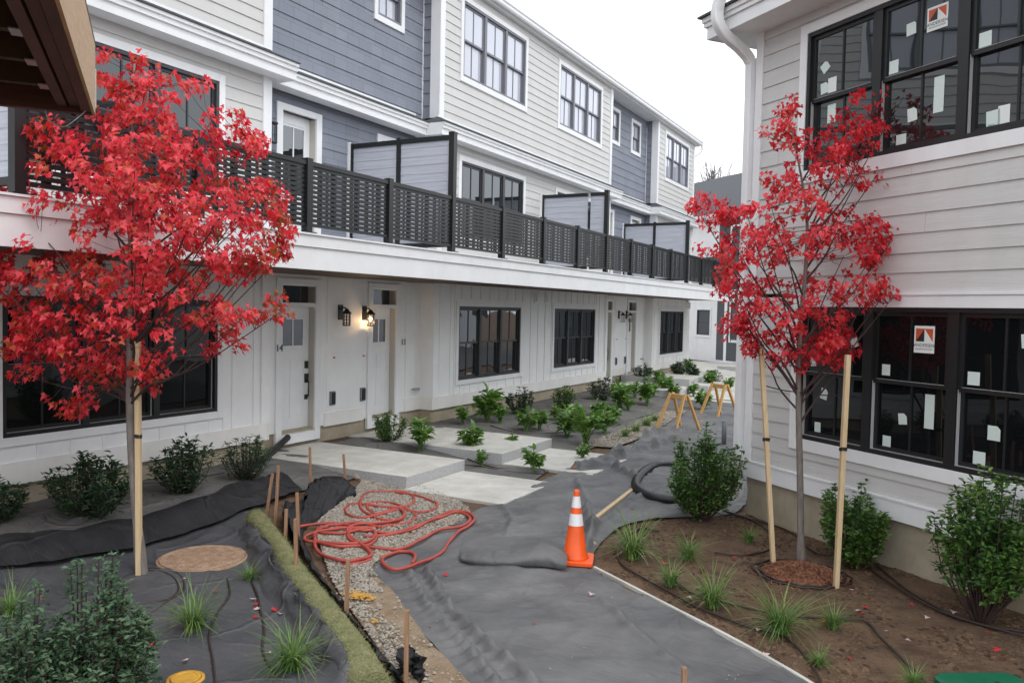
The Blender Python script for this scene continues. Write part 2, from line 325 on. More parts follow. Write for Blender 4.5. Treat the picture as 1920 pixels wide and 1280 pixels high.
def sheet(L, R, step, zf, w_extra=0):
    """ruled sheet between two edge polylines; returns MB"""
    L = crom(L, 8); R = crom(R, 8); mb = MB(); mb.smooth = True
    wmax = max((a-b).length for a, b in zip(L, R)); nu = max(2, int(wmax/step))
    LL = [L[0]]; RR = [R[0]]
    for i in range(1, len(L)):
        k = max(1, int(max((L[i]-L[i-1]).length, (R[i]-R[i-1]).length)/step))
        for j in range(1, k+1): LL.append(L[i-1].lerp(L[i], j/k)); RR.append(R[i-1].lerp(R[i], j/k))
    for a, b in zip(LL, RR):
        ln = (b-a).length
        for i in range(nu+1):
            u = i/nu; p = a.lerp(b, u); e = min(u, 1-u)*ln
            mb.v.append((p.x, p.y, gh(p.x, p.y)+zf(p.x, p.y, e)))
    n = nu+1
    for j in range(len(LL)-1):
        for i in range(nu): a = j*n+i; mb.face((a, a+1, a+n+1, a+n))
    return mb
def rr(x, y, ang, fx, fy, seed):                # ridge noise stretched along a direction
    c, s = math.cos(ang), math.sin(ang); u = x*c+y*s; v = -x*s+y*c
    n = noise.noise(Vector((u*fx, v*fy, seed))); return (1-abs(n)*2.2)
def seg_d(px, py, a, b):
    dx, dy = b[0]-a[0], b[1]-a[1]; t = max(0, min(1, ((px-a[0])*dx+(py-a[1])*dy)/(dx*dx+dy*dy)))
    return math.hypot(px-a[0]-t*dx, py-a[1]-t*dy), t
def pl(pts, dz=0): return [G(x, y, dz) for x, y in pts]
# folds of the path fabric (ground polylines): (points, width, height)
_folds = []
def fold(pts, w, h, off=0):
    q = [G(x, y) for x, y in pts]; _folds.append(([(p.x, p.y) for p in q], w, h))
fold([(800, 1080), (850, 1160), (920, 1220), (1000, 1290)], .055, .06)
fold([(765, 1080), (800, 1140), (860, 1210), (930, 1290)], .05, .04)
fold([(1100, 960), (1110, 1000), (1095, 1050)], .07, .08)
fold([(1000, 920), (1080, 905), (1105, 950)], .05, .04)
fold([(1090, 885), (1150, 880), (1195, 905)], .07, .10)
fold([(1140, 870), (1200, 850), (1270, 835)], .08, .10)
fold([(1080, 880), (1130, 868), (1180, 862)], .06, .07)
fold([(1170, 835), (1230, 820), (1270, 812)], .10, .13)
fold([(1110, 1000), (1170, 950), (1230, 925)], .05, .05)
fold([(890, 1060), (1000, 1075), (1100, 1085)], .04, .025)
fold([(1130, 1130), (1200, 1200), (1280, 1260)], .06, .03)
fold([(940, 950), (960, 980), (950, 1010)], .05, .03)
def pathz(x, y, e):
    z = .018 + .020*max(0, rr(x, y, 1.1, .8, 2.6, 1))**2 + .014*noise.noise(Vector((x*2.2, y*2.2, 4))) + .0045*rr(x, y, -.6, 2.2, 6, 8) + .009*max(0, rr(x, y, .7, 1.0, 4.2, 18)-.55)
    for pts, w, h in _folds:
        d = 9
        for a, b in zip(pts, pts[1:]): d = min(d, seg_d(x, y, a, b)[0])
        if d < 4*w: z += 1.5*h*math.exp(-(d/(w*.8))**2)*(.75+.55*noise.noise(Vector((x*6, y*6, 2))))
    # rippled tread along the left edge
    a, b = _rip; d, t = seg_d(x, y, a, b)
    if d < .32 and 0 < t < 1: z += .026*math.sin(t*95+3*noise.noise(Vector((x*3, y*3, 1))))*math.exp(-(d/.12)**2)
    # rumpled field towards the far end
    far = sstep(9.0, 12.0, y); z += far*.035*max(0, rr(x, y, .5, .9, 3.2, 11))
    return z + (.0 if e > .05 else -.006)
_ra, _rb = G(775, 1085), G(925, 1290); _rip = ((_ra.x, _ra.y), (_rb.x, _rb.y))
PL = [(905,1330),(870,1280),(800,1200),(738,1120),(692,1062),(765,1015),(890,962),(1010,907),(1085,874),(1165,846),(1235,812),(1290,785),(1330,768)]
PR = [(1590,1340),(1505,1280),(1380,1208),(1250,1140),(1112,1068),(1150,1000),(1230,976),(1385,960),(1400,900),(1400,862),(1405,822),(1405,785),(1410,765)]
pf = sheet(pl(PL), pl(PR), .03, pathz).build('landscape_fabric', M['fabric'])
tag(pf, 'wrinkled dark grey landscape fabric covering the winding path past the cone', 'landscape fabric')
# pale kerb edge along the soil side
mb = MB(); e = crom(pl(PR[:5], .018), 8)
for a, b in zip(e, e[1:]): mb.beam(a+Vector((.012, 0, 0)), b+Vector((.012, 0, 0)), .03, .04)
tag(mb.build('path_edging', M['conc']), 'thin pale edging strip between the fabric path and brown soil', 'edging')
# left bed
def leftz(x, y, e):
    z = .016 + .014*rr(x, y, .25, .7, 2.2, 5) + .010*noise.noise(Vector((x*1.7, y*1.7, 9))) + .003*rr(x, y, 1.2, 3, 9, 3)
    for pts, w, h in _lf:
        d = 9
        for a, b in zip(pts, pts[1:]): d = min(d, seg_d(x, y, a, b)[0])
        if d < 4*w: z += h*math.exp(-(d/w)**2)*(.8+.35*noise.noise(Vector((x*7, y*7, 2))))
    return z
_folds_keep = _folds; _folds = []
fold([(395, 975), (480, 945), (560, 915)], .03, .05); fold([(130, 985), (260, 955), (400, 935)], .025, .05)
fold([(210, 950), (330, 925), (480, 900)], .02, .035); fold([(500, 1030), (540, 1110), (600, 1190), (655, 1290)], .09, .16)
fold([(455, 1010), (480, 1060)], .05, .04); fold([(40, 990), (110, 965)], .03, .04); fold([(300, 1075), (360, 1068), (430, 1085)], .03, .02)
_lf = _folds; _folds = _folds_keep
NL_ = [(-400,1400),(-300,1200),(-150,1080),(0,1045),(240,1010),(430,948),(500,925)]
NR_ = [(730,1400),(640,1250),(560,1130),(500,1040),(482,990),(494,960),(515,930)]
lf = sheet(pl(NL_), pl(NR_), .045, leftz).build('landscape_fabric', M['fabric3'])
tag(lf, 'dark landscape fabric round the rusty manhole lid and left grass clumps', 'landscape fabric')
FL_ = [(-350,1100),(-60,1052),(110,1040),(240,1015),(340,985),(430,950),(495,928),(560,925),(650,903),(700,892)]
FR_ = [(-350,1010),(-60,950),(60,930),(170,907),(300,882),(400,865),(470,852),(528,846),(620,868),(700,886)]
lf = sheet(pl(FL_), pl(FR_), .05, lambda x, y, e: leftz(x, y, e)+.012*max(0, rr(x, y, .35, .9, 5, 31))).build('landscape_fabric', M['fabric2'])
tag(lf, 'dusty grey landscape fabric between the black fabric roll and the left wall', 'landscape fabric')
# middle bed
def midz(x, y, e): return .014 + .016*rr(x, y, .3, .7, 2.4, 15) + .010*noise.noise(Vector((x*2, y*2, 19))) + .004*rr(x, y, -.4, 3, 8, 4)
Lm = [Vector((-9.0, y, 0)) for y in (10.5, 13, 16, 19, 22.4)]
Rm = [Vector((-5.2, 10.5, 0)), Vector((-5.5, 12.6, 0)), Vector((-5.6, 15.5, 0)), Vector((-5.7, 19, 0)), Vector((-5.6, 22.4, 0))]
mf = sheet(Lm, Rm, .07, midz).build('landscape_fabric', M['fabric2'])
tag(mf, 'black weed fabric under the leafy plants beside the board and batten wall', 'landscape fabric')
# far ground: pale path and more fabric
Lf = [Vector((-9.0, y, 0)) for y in (22.4, 27, 33)]; Rf = [Vector((-3.0, y, 0)) for y in (22.4, 27, 33)]
tag(sheet([Vector((-5.7, y, 0)) for y in (15, 19, 24)], [Vector((-1.5, y, 0)) for y in (15, 19, 24)], .12, lambda x, y, e: .02+.015*noise.noise(Vector((x, y, 7)))).build('path', M['fabric']), kind='structure')
tag(sheet([Vector((-16, y, 0)) for y in (32.0, 35, 37.6)], [Vector((-3, y, 0)) for y in (32.0, 35, 37.6)], .3, lambda x, y, e: .025).build('sidewalk', M['conc']), kind='structure')
tag(sheet([Vector((-1.3, y, 0)) for y in (13, 30, 60)], [Vector((8.9, y, 0)) for y in (13, 30, 60)], .5, lambda x, y, e: .03).build('road', M['asph']), kind='structure')
tag(sheet(Lf, Rf, .2, lambda x, y, e: .03).build('sidewalk', M['conc']), kind='structure')

# gravel and dirt pocket
GL = [(815,1400),(765,1300),(694,1200),(632,1110),(604,1040),(596,985),(648,940),(680,905)]
GR = [(960,1400),(900,1310),(800,1200),(738,1115),(700,1064),(800,1012),(880,960),(775,905)]
def gravz(x, y, e): return .030 + .012*noise.noise(Vector((x*2.5, y*2.5, 1))) + .006*noise.noise(Vector((x*14, y*14, 1)))
tag(sheet(pl(GL), pl(GR), .04, gravz).build('dirt', M['sand']), kind='structure')
def stones(polyL, polyR, n, name, label, rmin=.007, rmax=.017, dens=lambda u, v: 1, zb=.04):
    mb = MB(); L = crom(pl(polyL), 8); R = crom(pl(polyR), 8); c = 0
    # weight rows by width*length
    ws = [((L[i+1]-L[i]).length+(R[i+1]-R[i]).length)/2*(R[i]-L[i]).length for i in range(len(L)-1)]; T = sum(ws); cum = []; a = 0
    for x in ws: a += x/T; cum.append(a)
    while c < n:
        q = rnd.random(); i = next((k for k, x in enumerate(cum) if q <= x), len(cum)-1)
        t = rnd.random(); u = rnd.random(); v = (i+t)/(len(L)-1)
        if rnd.random() > dens(u, v): c += .35; continue
        p = L[i].lerp(L[i+1], t).lerp(R[i].lerp(R[i+1], t), u); r = rmin+(rmax-rmin)*rnd.random()**1.5
        z = gh(p.x, p.y)+zb+.006*rnd.random()-.004
        if r <= 0: continue
        A = Matrix.Rotation(rnd.random()*6.28, 3, 'Z'); sx, sy, sz = r*rnd.uniform(.8, 1.4), r*rnd.uniform(.7, 1.1), r*rnd.uniform(.45, .75)
        k = rnd.choice((5, 6)); n0 = len(mb.v)
        for j in range(k):
            a_ = j*6.283/k+rnd.uniform(-.25, .25); w_ = A@Vector((math.cos(a_)*sx, math.sin(a_)*sy, 0)); mb.v.append((p.x+w_.x, p.y+w_.y, z))
        for j in range(k):
            a_ = j*6.283/k+.4; w_ = A@Vector((math.cos(a_)*sx*.6, math.sin(a_)*sy*.6, sz)); mb.v.append((p.x+w_.x, p.y+w_.y, z+w_.z*1.0+rnd.uniform(-.15, .15)*r))
        for j in range(k): j2 = (j+1) % k; mb.face((n0+j, n0+j2, n0+k+j2, n0+k+j))
        mb.face([n0+k+j for j in range(k)]); c += 1
    return tag(mb.build(name, M['gravel']), label, kind='stuff')
def gd(u, v):
    if v > .5: return 1
    return max(0, (1-1.6*u)) * (1 if v > .18 else .25) + (.9 if v > .42 and u < .8 else 0) + .02
stones(GL, GR, 17000, 'gravel', 'pale crushed gravel under the tangled red hose', dens=gd)
ML = [(1085,838),(1130,822),(1180,800),(1235,775)]; MR = [(1150,842),(1195,826),(1240,803),(1290,772)]
stones(ML, MR, 3500, 'gravel', 'strip of tan gravel between two drip lines in the middle bed', .012, .024)
mb = sheet(pl(ML), pl(MR), .08, lambda x, y, e: .035); tag(mb.build('dirt', M['gravelbase']), kind='structure')

def clods(poly, n, name, label, cols, rmax, flat_=.5):
    P = [G(x, y) for x, y in poly]; q = [(p.x, p.y) for p in P]; mb = MB(); c = 0
    x0, x1, y0, y1 = min(a for a, b in q), max(a for a, b in q), min(b for a, b in q), max(b for a, b in q)
    while c < n:
        x, y = rnd.uniform(x0, x1), rnd.uniform(y0, y1)
        if not inpoly(x, y, q) or noise.noise(Vector((x*2.2, y*2.2, 8)))+.3 < rnd.random()*.7: continue
        r = .004+rmax*rnd.random()**4; z = soilz(x, y)+(.028 if 'specks' in name or 'crumbs' in name else 0)-.2*r; k = 5; n0 = len(mb.v); a0 = rnd.random()*6.28; el = rnd.uniform(.5, 1)
        for lv, (rr_, zz) in enumerate(((1, 0), (.6, flat_))):
            for j in range(k): a_ = a0+j*6.283/k; mb.v.append((x+math.cos(a_)*r*rr_*rnd.uniform(.7, 1.3), y+math.sin(a_)*r*rr_*el*rnd.uniform(.7, 1.3), z+r*zz*rnd.uniform(.7, 1.3)))
        for j in range(k): j2 = (j+1) % k; mb.face((n0+j, n0+j2, n0+k+j2, n0+k+j))
        mb.face([n0+k+j for j in range(k)]); c += 1
    return tag(mb.build(name, cols), label, kind='stuff')
def inpoly(x, y, P):
    c = False; j = len(P)-1
    for i in range(len(P)):
        if (P[i][1] > y) != (P[j][1] > y) and x < (P[j][0]-P[i][0])*(y-P[i][1])/(P[j][1]-P[i][1])+P[i][0]: c = not c
        j = i
    return c
M['clod'] = leafmat('soil_clod', [(.028, .015, .008), (.075, .042, .022), (.15, .095, .058), (.05, .027, .014)], 0, .95)
clods([(1112,1068),(1150,1000),(1230,976),(1385,962),(1560,1010),(1700,1060),(1950,1130),(1950,1330),(1600,1330),(1505,1285),(1380,1212),(1250,1144)], 16000, 'soil_clods', 'loose crumbs of brown soil over the right hand bed', M['clod'], .028)
M['clod2'] = leafmat('dirt_crumb', [(.20, .14, .085), (.34, .27, .19), (.42, .37, .29), (.16, .10, .06)], 0, .95)
# ------------------------------------------------------------------ concrete stoops
def slab(x0, x1, y0, y1, z0, z1, label, name='concrete_stoop', edge=True):
    mb = MB(); mb.cur = 0; n = mb.vs([(x0,y0,z0),(x1,y0,z0),(x1,y1,z0),(x0,y1,z0),(x0,y0,z1),(x1,y0,z1),(x1,y1,z1),(x0,y1,z1)])
    mb.face((n+4,n+5,n+6,n+7)); mb.face((n+3,n+2,n+1,n)); mb.cur = 1 if edge else 0
    for q in ((0,1,5,4),(1,2,6,5),(2,3,7,6),(3,0,4,7)): mb.face([n+i for i in q])
    o = mb.build(name, [M['conc'], M['concedge']], bevel=.008); return tag(o, label, 'stoop' if 'stoop' in name else 'slab')
slab(-9.27, -6.37, 8.97, 10.48, -.1, .20, 'nearest concrete stoop slab, under the door with the black handle')
slab(-6.366, -4.85, 8.90, 10.42, -.1, .045, 'low concrete landing slab beside the gravel and red hose', 'concrete_slab', False)
slab(-9.27, -6.15, 11.25, 13.10, -.1, .20, 'second concrete stoop slab, under the door beside the lit lantern')
slab(-6.146, -4.6, 11.25, 13.00, -.1, .045, 'low concrete landing slab beside the half brick', 'concrete_slab', False)
slab(-9.27, -6.6, 22.5, 24.1, -.1, .27, 'distant concrete stoop nearest the second pair of doors')
slab(-9.27, -7.0, 24.9, 26.7, -.1, .42, 'distant raised concrete stoop behind the second pair of sawhorse legs')
slab(-6.996, -6.4, 24.9, 26.7, -.1, .25, 'concrete step in front of the distant raised stoop', 'concrete_slab')
slab(-6.2, -4.6, 22.8, 25.6, -.1, .10, 'flat concrete landing behind the sawhorses', 'concrete_slab', False)

# ------------------------------------------------------------------ building helpers
def lap(mb, F, s0, s1, z0, z1, n0, h, openings=(), lip=.014, zref=None, joints=True):
    zref = z0 if zref is None else zref
    k0 = math.floor((z0-zref)/h); zc = zref+k0*h
    while zc < z1-1e-4:
        a, b = max(zc, z0), min(zc+h, z1)
        cuts = sorted({a, b} | {o[2] for o in openings if a < o[2] < b} | {o[3] for o in openings if a < o[3] < b})
        for lo, hi in zip(cuts, cuts[1:]):
            iv = [(s0, s1)]
            for o in openings:
                if o[2] < hi-1e-6 and o[3] > lo+1e-6:
                    nx = []
                    for p, q in iv:
                        if o[0] > p: nx.append((p, min(q, o[0])))
                        if o[1] < q: nx.append((max(p, o[1]), q))
                    iv = [(p, q) for p, q in nx if q-p > 1e-4]
            of = lambda z: n0+lip*(1-(z-zc)/h)
            for p, q in iv:
                mb.poly([F.p(p, of(lo), lo), F.p(q, of(lo), lo), F.p(q, of(hi), hi), F.p(p, of(hi), hi)])
                if joints and lo == a and hi >= b-1e-6 and h > .15:
                    x = p+((math.sin(zc*37.7+s0*9.1)*.5+.5)*3.2) + .3
                    while x < q-.15:
                        mb.cur = 1; mb.poly([F.p(x, of(lo)+.0012, lo), F.p(x+.003, of(lo)+.0012, lo), F.p(x+.003, of(hi)+.0012, hi), F.p(x, of(hi)+.0012, hi)]); mb.cur = 0; x += 3.66
                if lo == a: mb.poly([F.p(p, n0-.004, lo), F.p(q, n0-.004, lo), F.p(q, of(lo), lo), F.p(p, of(lo), lo)])
        zc += h
def flat(mb, F, s0, s1, z0, z1, n, openings=()):
    zs = sorted({z0, z1} | {z for o in openings for z in o[2:4] if z0 < z < z1})
    for lo, hi in zip(zs, zs[1:]):
        iv = [(s0, s1)]
        for o in openings:
            if o[2] < hi-1e-6 and o[3] > lo+1e-6:
                nx = []
                for p, q in iv:
                    if o[0] > p: nx.append((p, min(q, o[0])))
                    if o[1] < q: nx.append((max(p, o[1]), q))
                iv = [(p, q) for p, q in nx if q-p > 1e-4]
        for p, q in iv: mb.poly([F.p(p, n, lo), F.p(q, n, lo), F.p(q, n, hi), F.p(p, n, hi)])
def window(F, s0, s1, z0, z1, units, parent, tw=.10, fm=None, gm=None, n0=0., label=None, dh=True, lites=2, sill=.12, hl=False, mull=.09):
    """s0..z1 = outer dark frame; returns the casing (part) with frame and pane as sub-parts. Wall opening = s0..z1"""
    fm = fm or M['bronze']; gm = gm or M['glass']
    T = MB(); t0, t1 = n0-.01, n0+.034
    F.box(T, s0-tw, s0, t0, t1, z0-sill, z1+tw); F.box(T, s1, s1+tw, t0, t1, z0-sill, z1+tw)
    F.box(T, s0, s1, t0, t1-.002, z1, z1+tw); F.box(T, s0, s1, t0, t1-.002, z0-sill, z0)
    wd = T.build('window', M['white'], parent, bevel=.003)
    if label: wd['label'] = label
    Q = MB(); P = MB(); ow = .045
    F.box(Q, s0+.001, s0+ow, n0-.09, n0+.022, z0+.001, z1-.001); F.box(Q, s1-ow, s1-.001, n0-.09, n0+.022, z0+.001, z1-.001)
    F.box(Q, s0+ow, s1-ow, n0-.09, n0+.020, z0+.001, z0+ow); F.box(Q, s0+ow, s1-ow, n0-.09, n0+.020, z1-ow, z1-.001)
    a, b, c, d = s0+ow, s1-ow, z0+ow, z1-ow; us = (b-a-mull*(units-1))/units
    for k in range(units):
        u0 = a+k*(us+mull); u1 = u0+us
        if k < units-1: F.box(Q, u1, u1+mull, n0-.09, n0+.012, c, d)
        zm = (c+d)/2
        secs = [(c, zm+.02, -.052), (zm-.02, d, -.016)] if dh else [(c, d, -.016)]
        for (lo, hi, nn) in secs:
            r = .042; nn += n0
            F.box(Q, u0, u0+r, nn-.03, nn, lo, hi); F.box(Q, u1-r, u1, nn-.03, nn, lo, hi)
            F.box(Q, u0+r, u1-r, nn-.03, nn-.001, lo, lo+r); F.box(Q, u0+r, u1-r, nn-.03, nn-.001, hi-r, hi)
            P.poly([F.p(u0+r, nn-.018, lo+r), F.p(u1-r, nn-.018, lo+r), F.p(u1-r, nn-.018, hi-r), F.p(u0+r, nn-.018, hi-r)])
            for j in range(1, lites):
                x = u0+r+(us-2*r)*j/lites; F.box(Q, x-.011, x+.011, nn-.022, nn-.006, lo+r, hi-r)
    Q.build('frame', fm, wd); P.build('pane', gm, wd)
    if hl:                                       # pale weather seal round the lower sashes
        H = MB()
        for k in range(units):
            u0 = a+k*(us+mull); u1 = u0+us; zm = (c+d)/2
            F.box(H, u0-.001, u0+.0035, n0-.05, n0-.012, c, zm); F.box(H, u1-.003, u1+.001, n0-.05, n0-.030, c, zm); F.box(H, u0, u1, n0-.05, n0-.018, c-.001, c+.003)
            F.box(H, u0+.04, u1-.04, n0-.03, n0-.011, zm+.021, zm+.024)
        H.build('weather_seal', M['plast_grey'] if n0 == 0 and gm is M['glass'] else M['sealw'], wd)
    return wd
def glyph(txt, size, mt, parent, F, s, n, z, name='house_number', ext=.004):
    cu = bpy.data.curves.new(name, 'FONT'); cu.body = txt; cu.size = size; cu.extrude = ext; cu.align_x = 'CENTER'; cu.align_y = 'CENTER'
    tmp = bpy.data.objects.new(name, cu); COL.objects.link(tmp); bpy.context.view_layer.update()
    me = bpy.data.meshes.new_from_object(tmp.evaluated_get(bpy.context.evaluated_depsgraph_get())); bpy.data.objects.remove(tmp)
    R = Matrix((F.s, Vector((0, 0, 1)), F.n)).transposed().to_4x4(); R.translation = F.p(s, n, z); me.transform(R)
    me.materials.clear(); me.materials.append(mt)
    o = bpy.data.objects.new(name, me); COL.objects.link(o); o.parent = parent
    if parent.get('_wo') is not None: o.location = -Vector(parent['_wo'])
    return o

# ------------------------------------------------------------------ long townhouse row (left)
TH = thing('townhouse_row', 'long three storey townhouse row with pale and slate siding and a black railed balcony', 'townhouse', (-9.5, 12, 0))
FL = lambda x: Fr((x, 0, 0), (0, 1, 0), (1, 0, 0))
YS, YE = -2.0, 31.75
BAYS = [(YS, 9.02), (13.50, 22.83), (27.1, YE)]
RECS = [(9.02, 13.50), (22.83, 27.1)]
WZ = dict(g=(.98, 2.535), m=(4.02, 5.55), t=(7.28, 8.81))
wins_g = [(5.12, 8.06), (14.42, 17.21), (19.10, 21.86), (27.95, 30.82)]
wins_m = [(5.12, 8.06), (14.42, 17.21), (19.10, 21.9), (28.07, 30.85)]
wins_t = [(5.2, 8.0), (14.41, 17.20), (19.14, 21.93), (28.07, 30.87)]
F9 = FL(-9.0); F94 = FL(-9.4); F93 = FL(-9.3)
SOF = 2.97
# foundation
for a, b, xf in [(*q, -9.035) for q in BAYS]+[(*q, -9.335) for q in RECS]:
    mb = MB(); mb.box(-9.6, xf, a, b, -.6, .46); mb.build('foundation', M['found'], TH)
# ground floor: board and batten
for bi, (a, b) in enumerate(BAYS):
    mb = MB(); bt = mb; sk = MB()
    ws = [w_ for w_ in wins_g if a < w_[0] < b]; op = [(w_[0], w_[1], *WZ['g']) for w_ in ws]
    flat(mb, F9, a, b, .45, SOF+.05, 0, op)
    y = a+.23
    F9.box(sk, a, b, -.02, .022, .45, .70)                                  # skirt board
    for w_ in ws: F9.box(bt, w_[0]-.10, w_[1]+.10, 0, .0195, WZ['g'][1]+.10, WZ['g'][1]+.16)
    lastb = a
    bats = []
    while y < b-.12:
        bats.append(y); y += .405
    for y in bats:
        seg = [(.70, SOF)]
        for w_ in ws:
            if w_[0]-.13 < y < w_[1]+.13: seg = [(.70, WZ['g'][0]-.122), (WZ['g'][1]+.16, SOF)]
            if abs(y-w_[0]+.1) < .1 or abs(y-w_[1]-.1) < .1: seg = []
        for lo, hi in seg: F9.box(bt, y-.020, y+.020, 0, .017, lo, hi)
    for w_ in ws:
        for y in (w_[0]-.13, w_[1]+.13): F9.box(bt, y-.018, y+.018, 0, .0175, .70, SOF)
    # returns at bay sides
    for yy, nn in ((a, -1), (b, 1)):
        if yy in (YS, YE): continue
        Fy = Fr((-9.0, yy, 0), (-1 if nn < 0 else -1, 0, 0), (0, nn, 0))
        flat(mb, Fy, 0, .30, .45, SOF+.05, 0)
        Fy.box(sk, -.028, .30, 0, .030, .45, .70)
        Fy.box(bt, -.034, .13, 0, .026, .70, SOF); F9.box(bt, yy-(.034 if nn > 0 else .0)+(-.10 if nn > 0 else 0), yy+(.10 if nn < 0 else 0)+(.0), 0, .032, .70, SOF)
    mb.build('board_and_batten_wall', M['board'], TH); sk.build('skirt_board', M['skirt'], TH)
# door recess panelling (flat boards with seams)
for (a, b) in RECS:
    a1 = a; a = b-4.26
    mb = MB(); flat(mb, F93, a1, b, .45, SOF+.05, 0, [(a+.38, a+1.15, .40, 2.80), (a+2.68, a+3.40, .40, 2.80)]); sk = MB(); F93.box(mb, a1+.02, a+.20, 0, .012, .74, 1.90)
    F93.box(sk, a+1.40, a+2.45, -.02, .022, .43, .66); sk.build('skirt_board', M['skirt'], TH); sk = MB()
    F93.box(sk, a+3.72, b-.03, -.02, .022, .45, .70)
    for (p, q, lo, hi) in ((a+1.40, a+2.45, .66, 1.68), (a+3.72, b-.2, .70, 1.95)):
        for bx in ((p, q, hi, hi+.004), (p, p+.004, lo, hi), (q-.004, q, lo, hi)):
            F93.box(sk, bx[0], bx[1], 0, .0035, bx[2], bx[3])
    sk.build('skirt_board', M['skirt'], TH); PMs = mb
    F93.box(PMs, a+1.46, a+2.40, 0, .012, .70, 1.66); F93.box(PMs, a+1.46, a+2.40, 0, .012, 1.84, SOF); F93.box(PMs, a+3.74, b-.22, 0, .012, 1.98, SOF); F93.box(PMs, a+3.74, b-.22, 0, .012, .74, 1.90)
    PMs.build('entry_wall', M['board'], TH)
for wi, w_ in enumerate(wins_g): window(F9, w_[0], w_[1], *WZ['g'], 3, TH, tw=.10, sill=.10, hl=wi == 0, fm=M['black'] if wi == 0 else M['bronze'], gm=M['glassr'] if wi == 0 else M['glass'])
# doors
def door(F, s0, s1, z0, z1, trans, handle, twin=False, number=None):
    C_ = MB(); cw = .13; zt = z1+(.36 if trans else 0)
    d = .10
    F.box(C_, s0-cw, s0, -.02, .035, z0-.17, zt+.10); F.box(C_, s1, s1+cw, -.02, .035, z0-.17, zt+.10); F.box(C_, s0, s1, -.02, .034, zt, zt+.10)
    F.box(C_, s0, s1, -.12, .033, z0-.17, z0-.02)
    F.box(C_, s0-.012, s0, -.16, -.02, z0, zt); 
    if trans: F.box(C_, s0, s1, -.13, .030, z1, z1+.07)
    D = C_.build('door', M['white'], TH, bevel=.003)
    R_ = MB(); F.box(R_, s1-.001, s1+.014, -.15, .0, z0-.02, zt-.001); F.box(R_, s0-.014, s0+.001, -.15, 0, z0-.02, zt-.001); F.box(R_, s0, s1, -.14, .0, z0-.035, z0-.002)
    R_.build('door_jamb', M['reveal'], D)
    L_ = MB(); n = -.125; g0, g1 = (z1-.64, z1-.20) if not twin else (z1-1.30, z1-.20)
    F.box(L_, s0+.002, s1-.008, n-.05, n, z0, z1-.002)
    w0, w1 = s0+.14, s1-.14
    # raised stiles, lock rail (the recessed panel is the slab itself)
    for q in ((s0+.002, w0, z0, z1-.002), (w1, s1-.008, z0, z1-.002), (w0, w1, z1-.16, z1-.002), (w0, w1, g0-.22, g0-.05), (w0, w1, z0, z0+.22), ((w0+w1)/2-.05, (w0+w1)/2+.05, z0+.22, g0-.22)):
        F.box(L_, q[0], q[1], n, n+.009, q[2], q[3])
    L_.build('door_leaf', M['white'], D, bevel=.002)
    G_ = MB(); F.box(G_, w0+.01, w1-.01, n, n+.004, g0, g1)
    if trans: F.box(G_, s0, s1, n-.03, n-.02, z1+.07, zt)
    G_.build('glass', M['glass'], D)
    U_ = MB(); xm = (w0+w1)/2; F.box(U_, xm-.012, xm+.012, n, n+.012, g0, g1)
    for q in ((w0-.015, w0+.012, g0-.02, g1+.02), (w1-.012, w1+.015, g0-.02, g1+.02), (w0+.012, w1-.012, g0-.02, g0+.006), (w0+.012, w1-.012, g1-.006, g1+.02)): F.box(U_, q[0], q[1], n, n+.014, q[2], q[3])
    U_.build('glazing_bar', M['white'], D)
    if handle:
        H = MB(); x = s1-.07
        F.box(H, x-.035, x+.035, n+.01, n+.03, z0+1.02, z0+1.14); F.box(H, x-.035, x+.035, n+.01, n+.04, z0+.78, z0+.93); F.box(H, x-.03, x+.03, n+.01, n+.03, z0+.50, z0+.58)
        H.tube([F.p(x, n+.03, z0+.54), F.p(x, n+.07, z0+.56), F.p(x, n+.075, z0+.80), F.p(x, n+.03, z0+.84)], .011)
        H.build('handle', M['black'], D)
    if number: glyph(number, .155, M['black'], D, F, s0-.072, .040, 1.80)
    return D
for k, (a, b) in enumerate(RECS):
    a = b-4.26
    door(F93, a+.38, a+1.15, .42, 2.46, True, True, number='14' if k == 0 else None)
    door(F93, a+2.68, a+3.40, .42, 2.46, True, False, number=None)
    if k == 0: 
        pass
glyph('13', .155, M['black'], TH, F93, 9.24+3.62, .040, 1.81)
# wall lanterns
def lantern(F, s, z, lit):
    B_ = MB(); F.box(B_, s-.055, s+.055, 0, .035, z-.16, z+.10)
    c = F.p(s, .16, z); B_.tube([F.p(s, .03, z+.02), F.p(s, .08, z+.055), F.p(s, .13, z+.05), F.p(s, .16, z+.02)], .012)
    r = .062
    B_.lathe(c, [(.018, .035), (.03, .03), (.035, .01), (.088, -.045), (.085, -.055), (r, -.055)], 16)
    for k in range(8):
        a = k*math.pi/4; p = c+Vector((math.cos(a)*r, math.sin(a)*r, 0)); B_.beam(p+Vector((0, 0, -.055)), p+Vector((0, 0, -.25)), .008, .008)
    for zz in (-.10, -.155, -.21): B_.tube([c+Vector((math.cos(a*.3927)*r, math.sin(a*.3927)*r, zz)) for a in range(17)], .0045, 5, False)
    B_.lathe(c, [(r+.006, -.262), (r+.006, -.245)], 16)
    L_ = B_.build('wall_lantern', M['black'], TH)
    if lit:
        b = MB(); b.lathe(c, [(.01, -.09), (.022, -.11), (.027, -.135), (.022, -.16), (.006, -.175)], 12); b.build('bulb', M['bulb'], L_); L_['label'] = 'lit black wall lantern beside door 13'
        pl_ = bpy.data.lights.new('lantern_light', 'POINT'); pl_.energy = 4.0; pl_.color = (1, .62, .30); pl_.shadow_soft_size = .025
        po = bpy.data.objects.new('lantern_light', pl_); COL.objects.link(po); po.location = c+Vector((0, 0, -.20))
    return L_
lantern(F93, 11.02, 2.41, False); lantern(F93, 11.68, 2.40, True)
lantern(F93, 24.6, 2.42, False); lantern(F93, 25.3, 2.42, False)
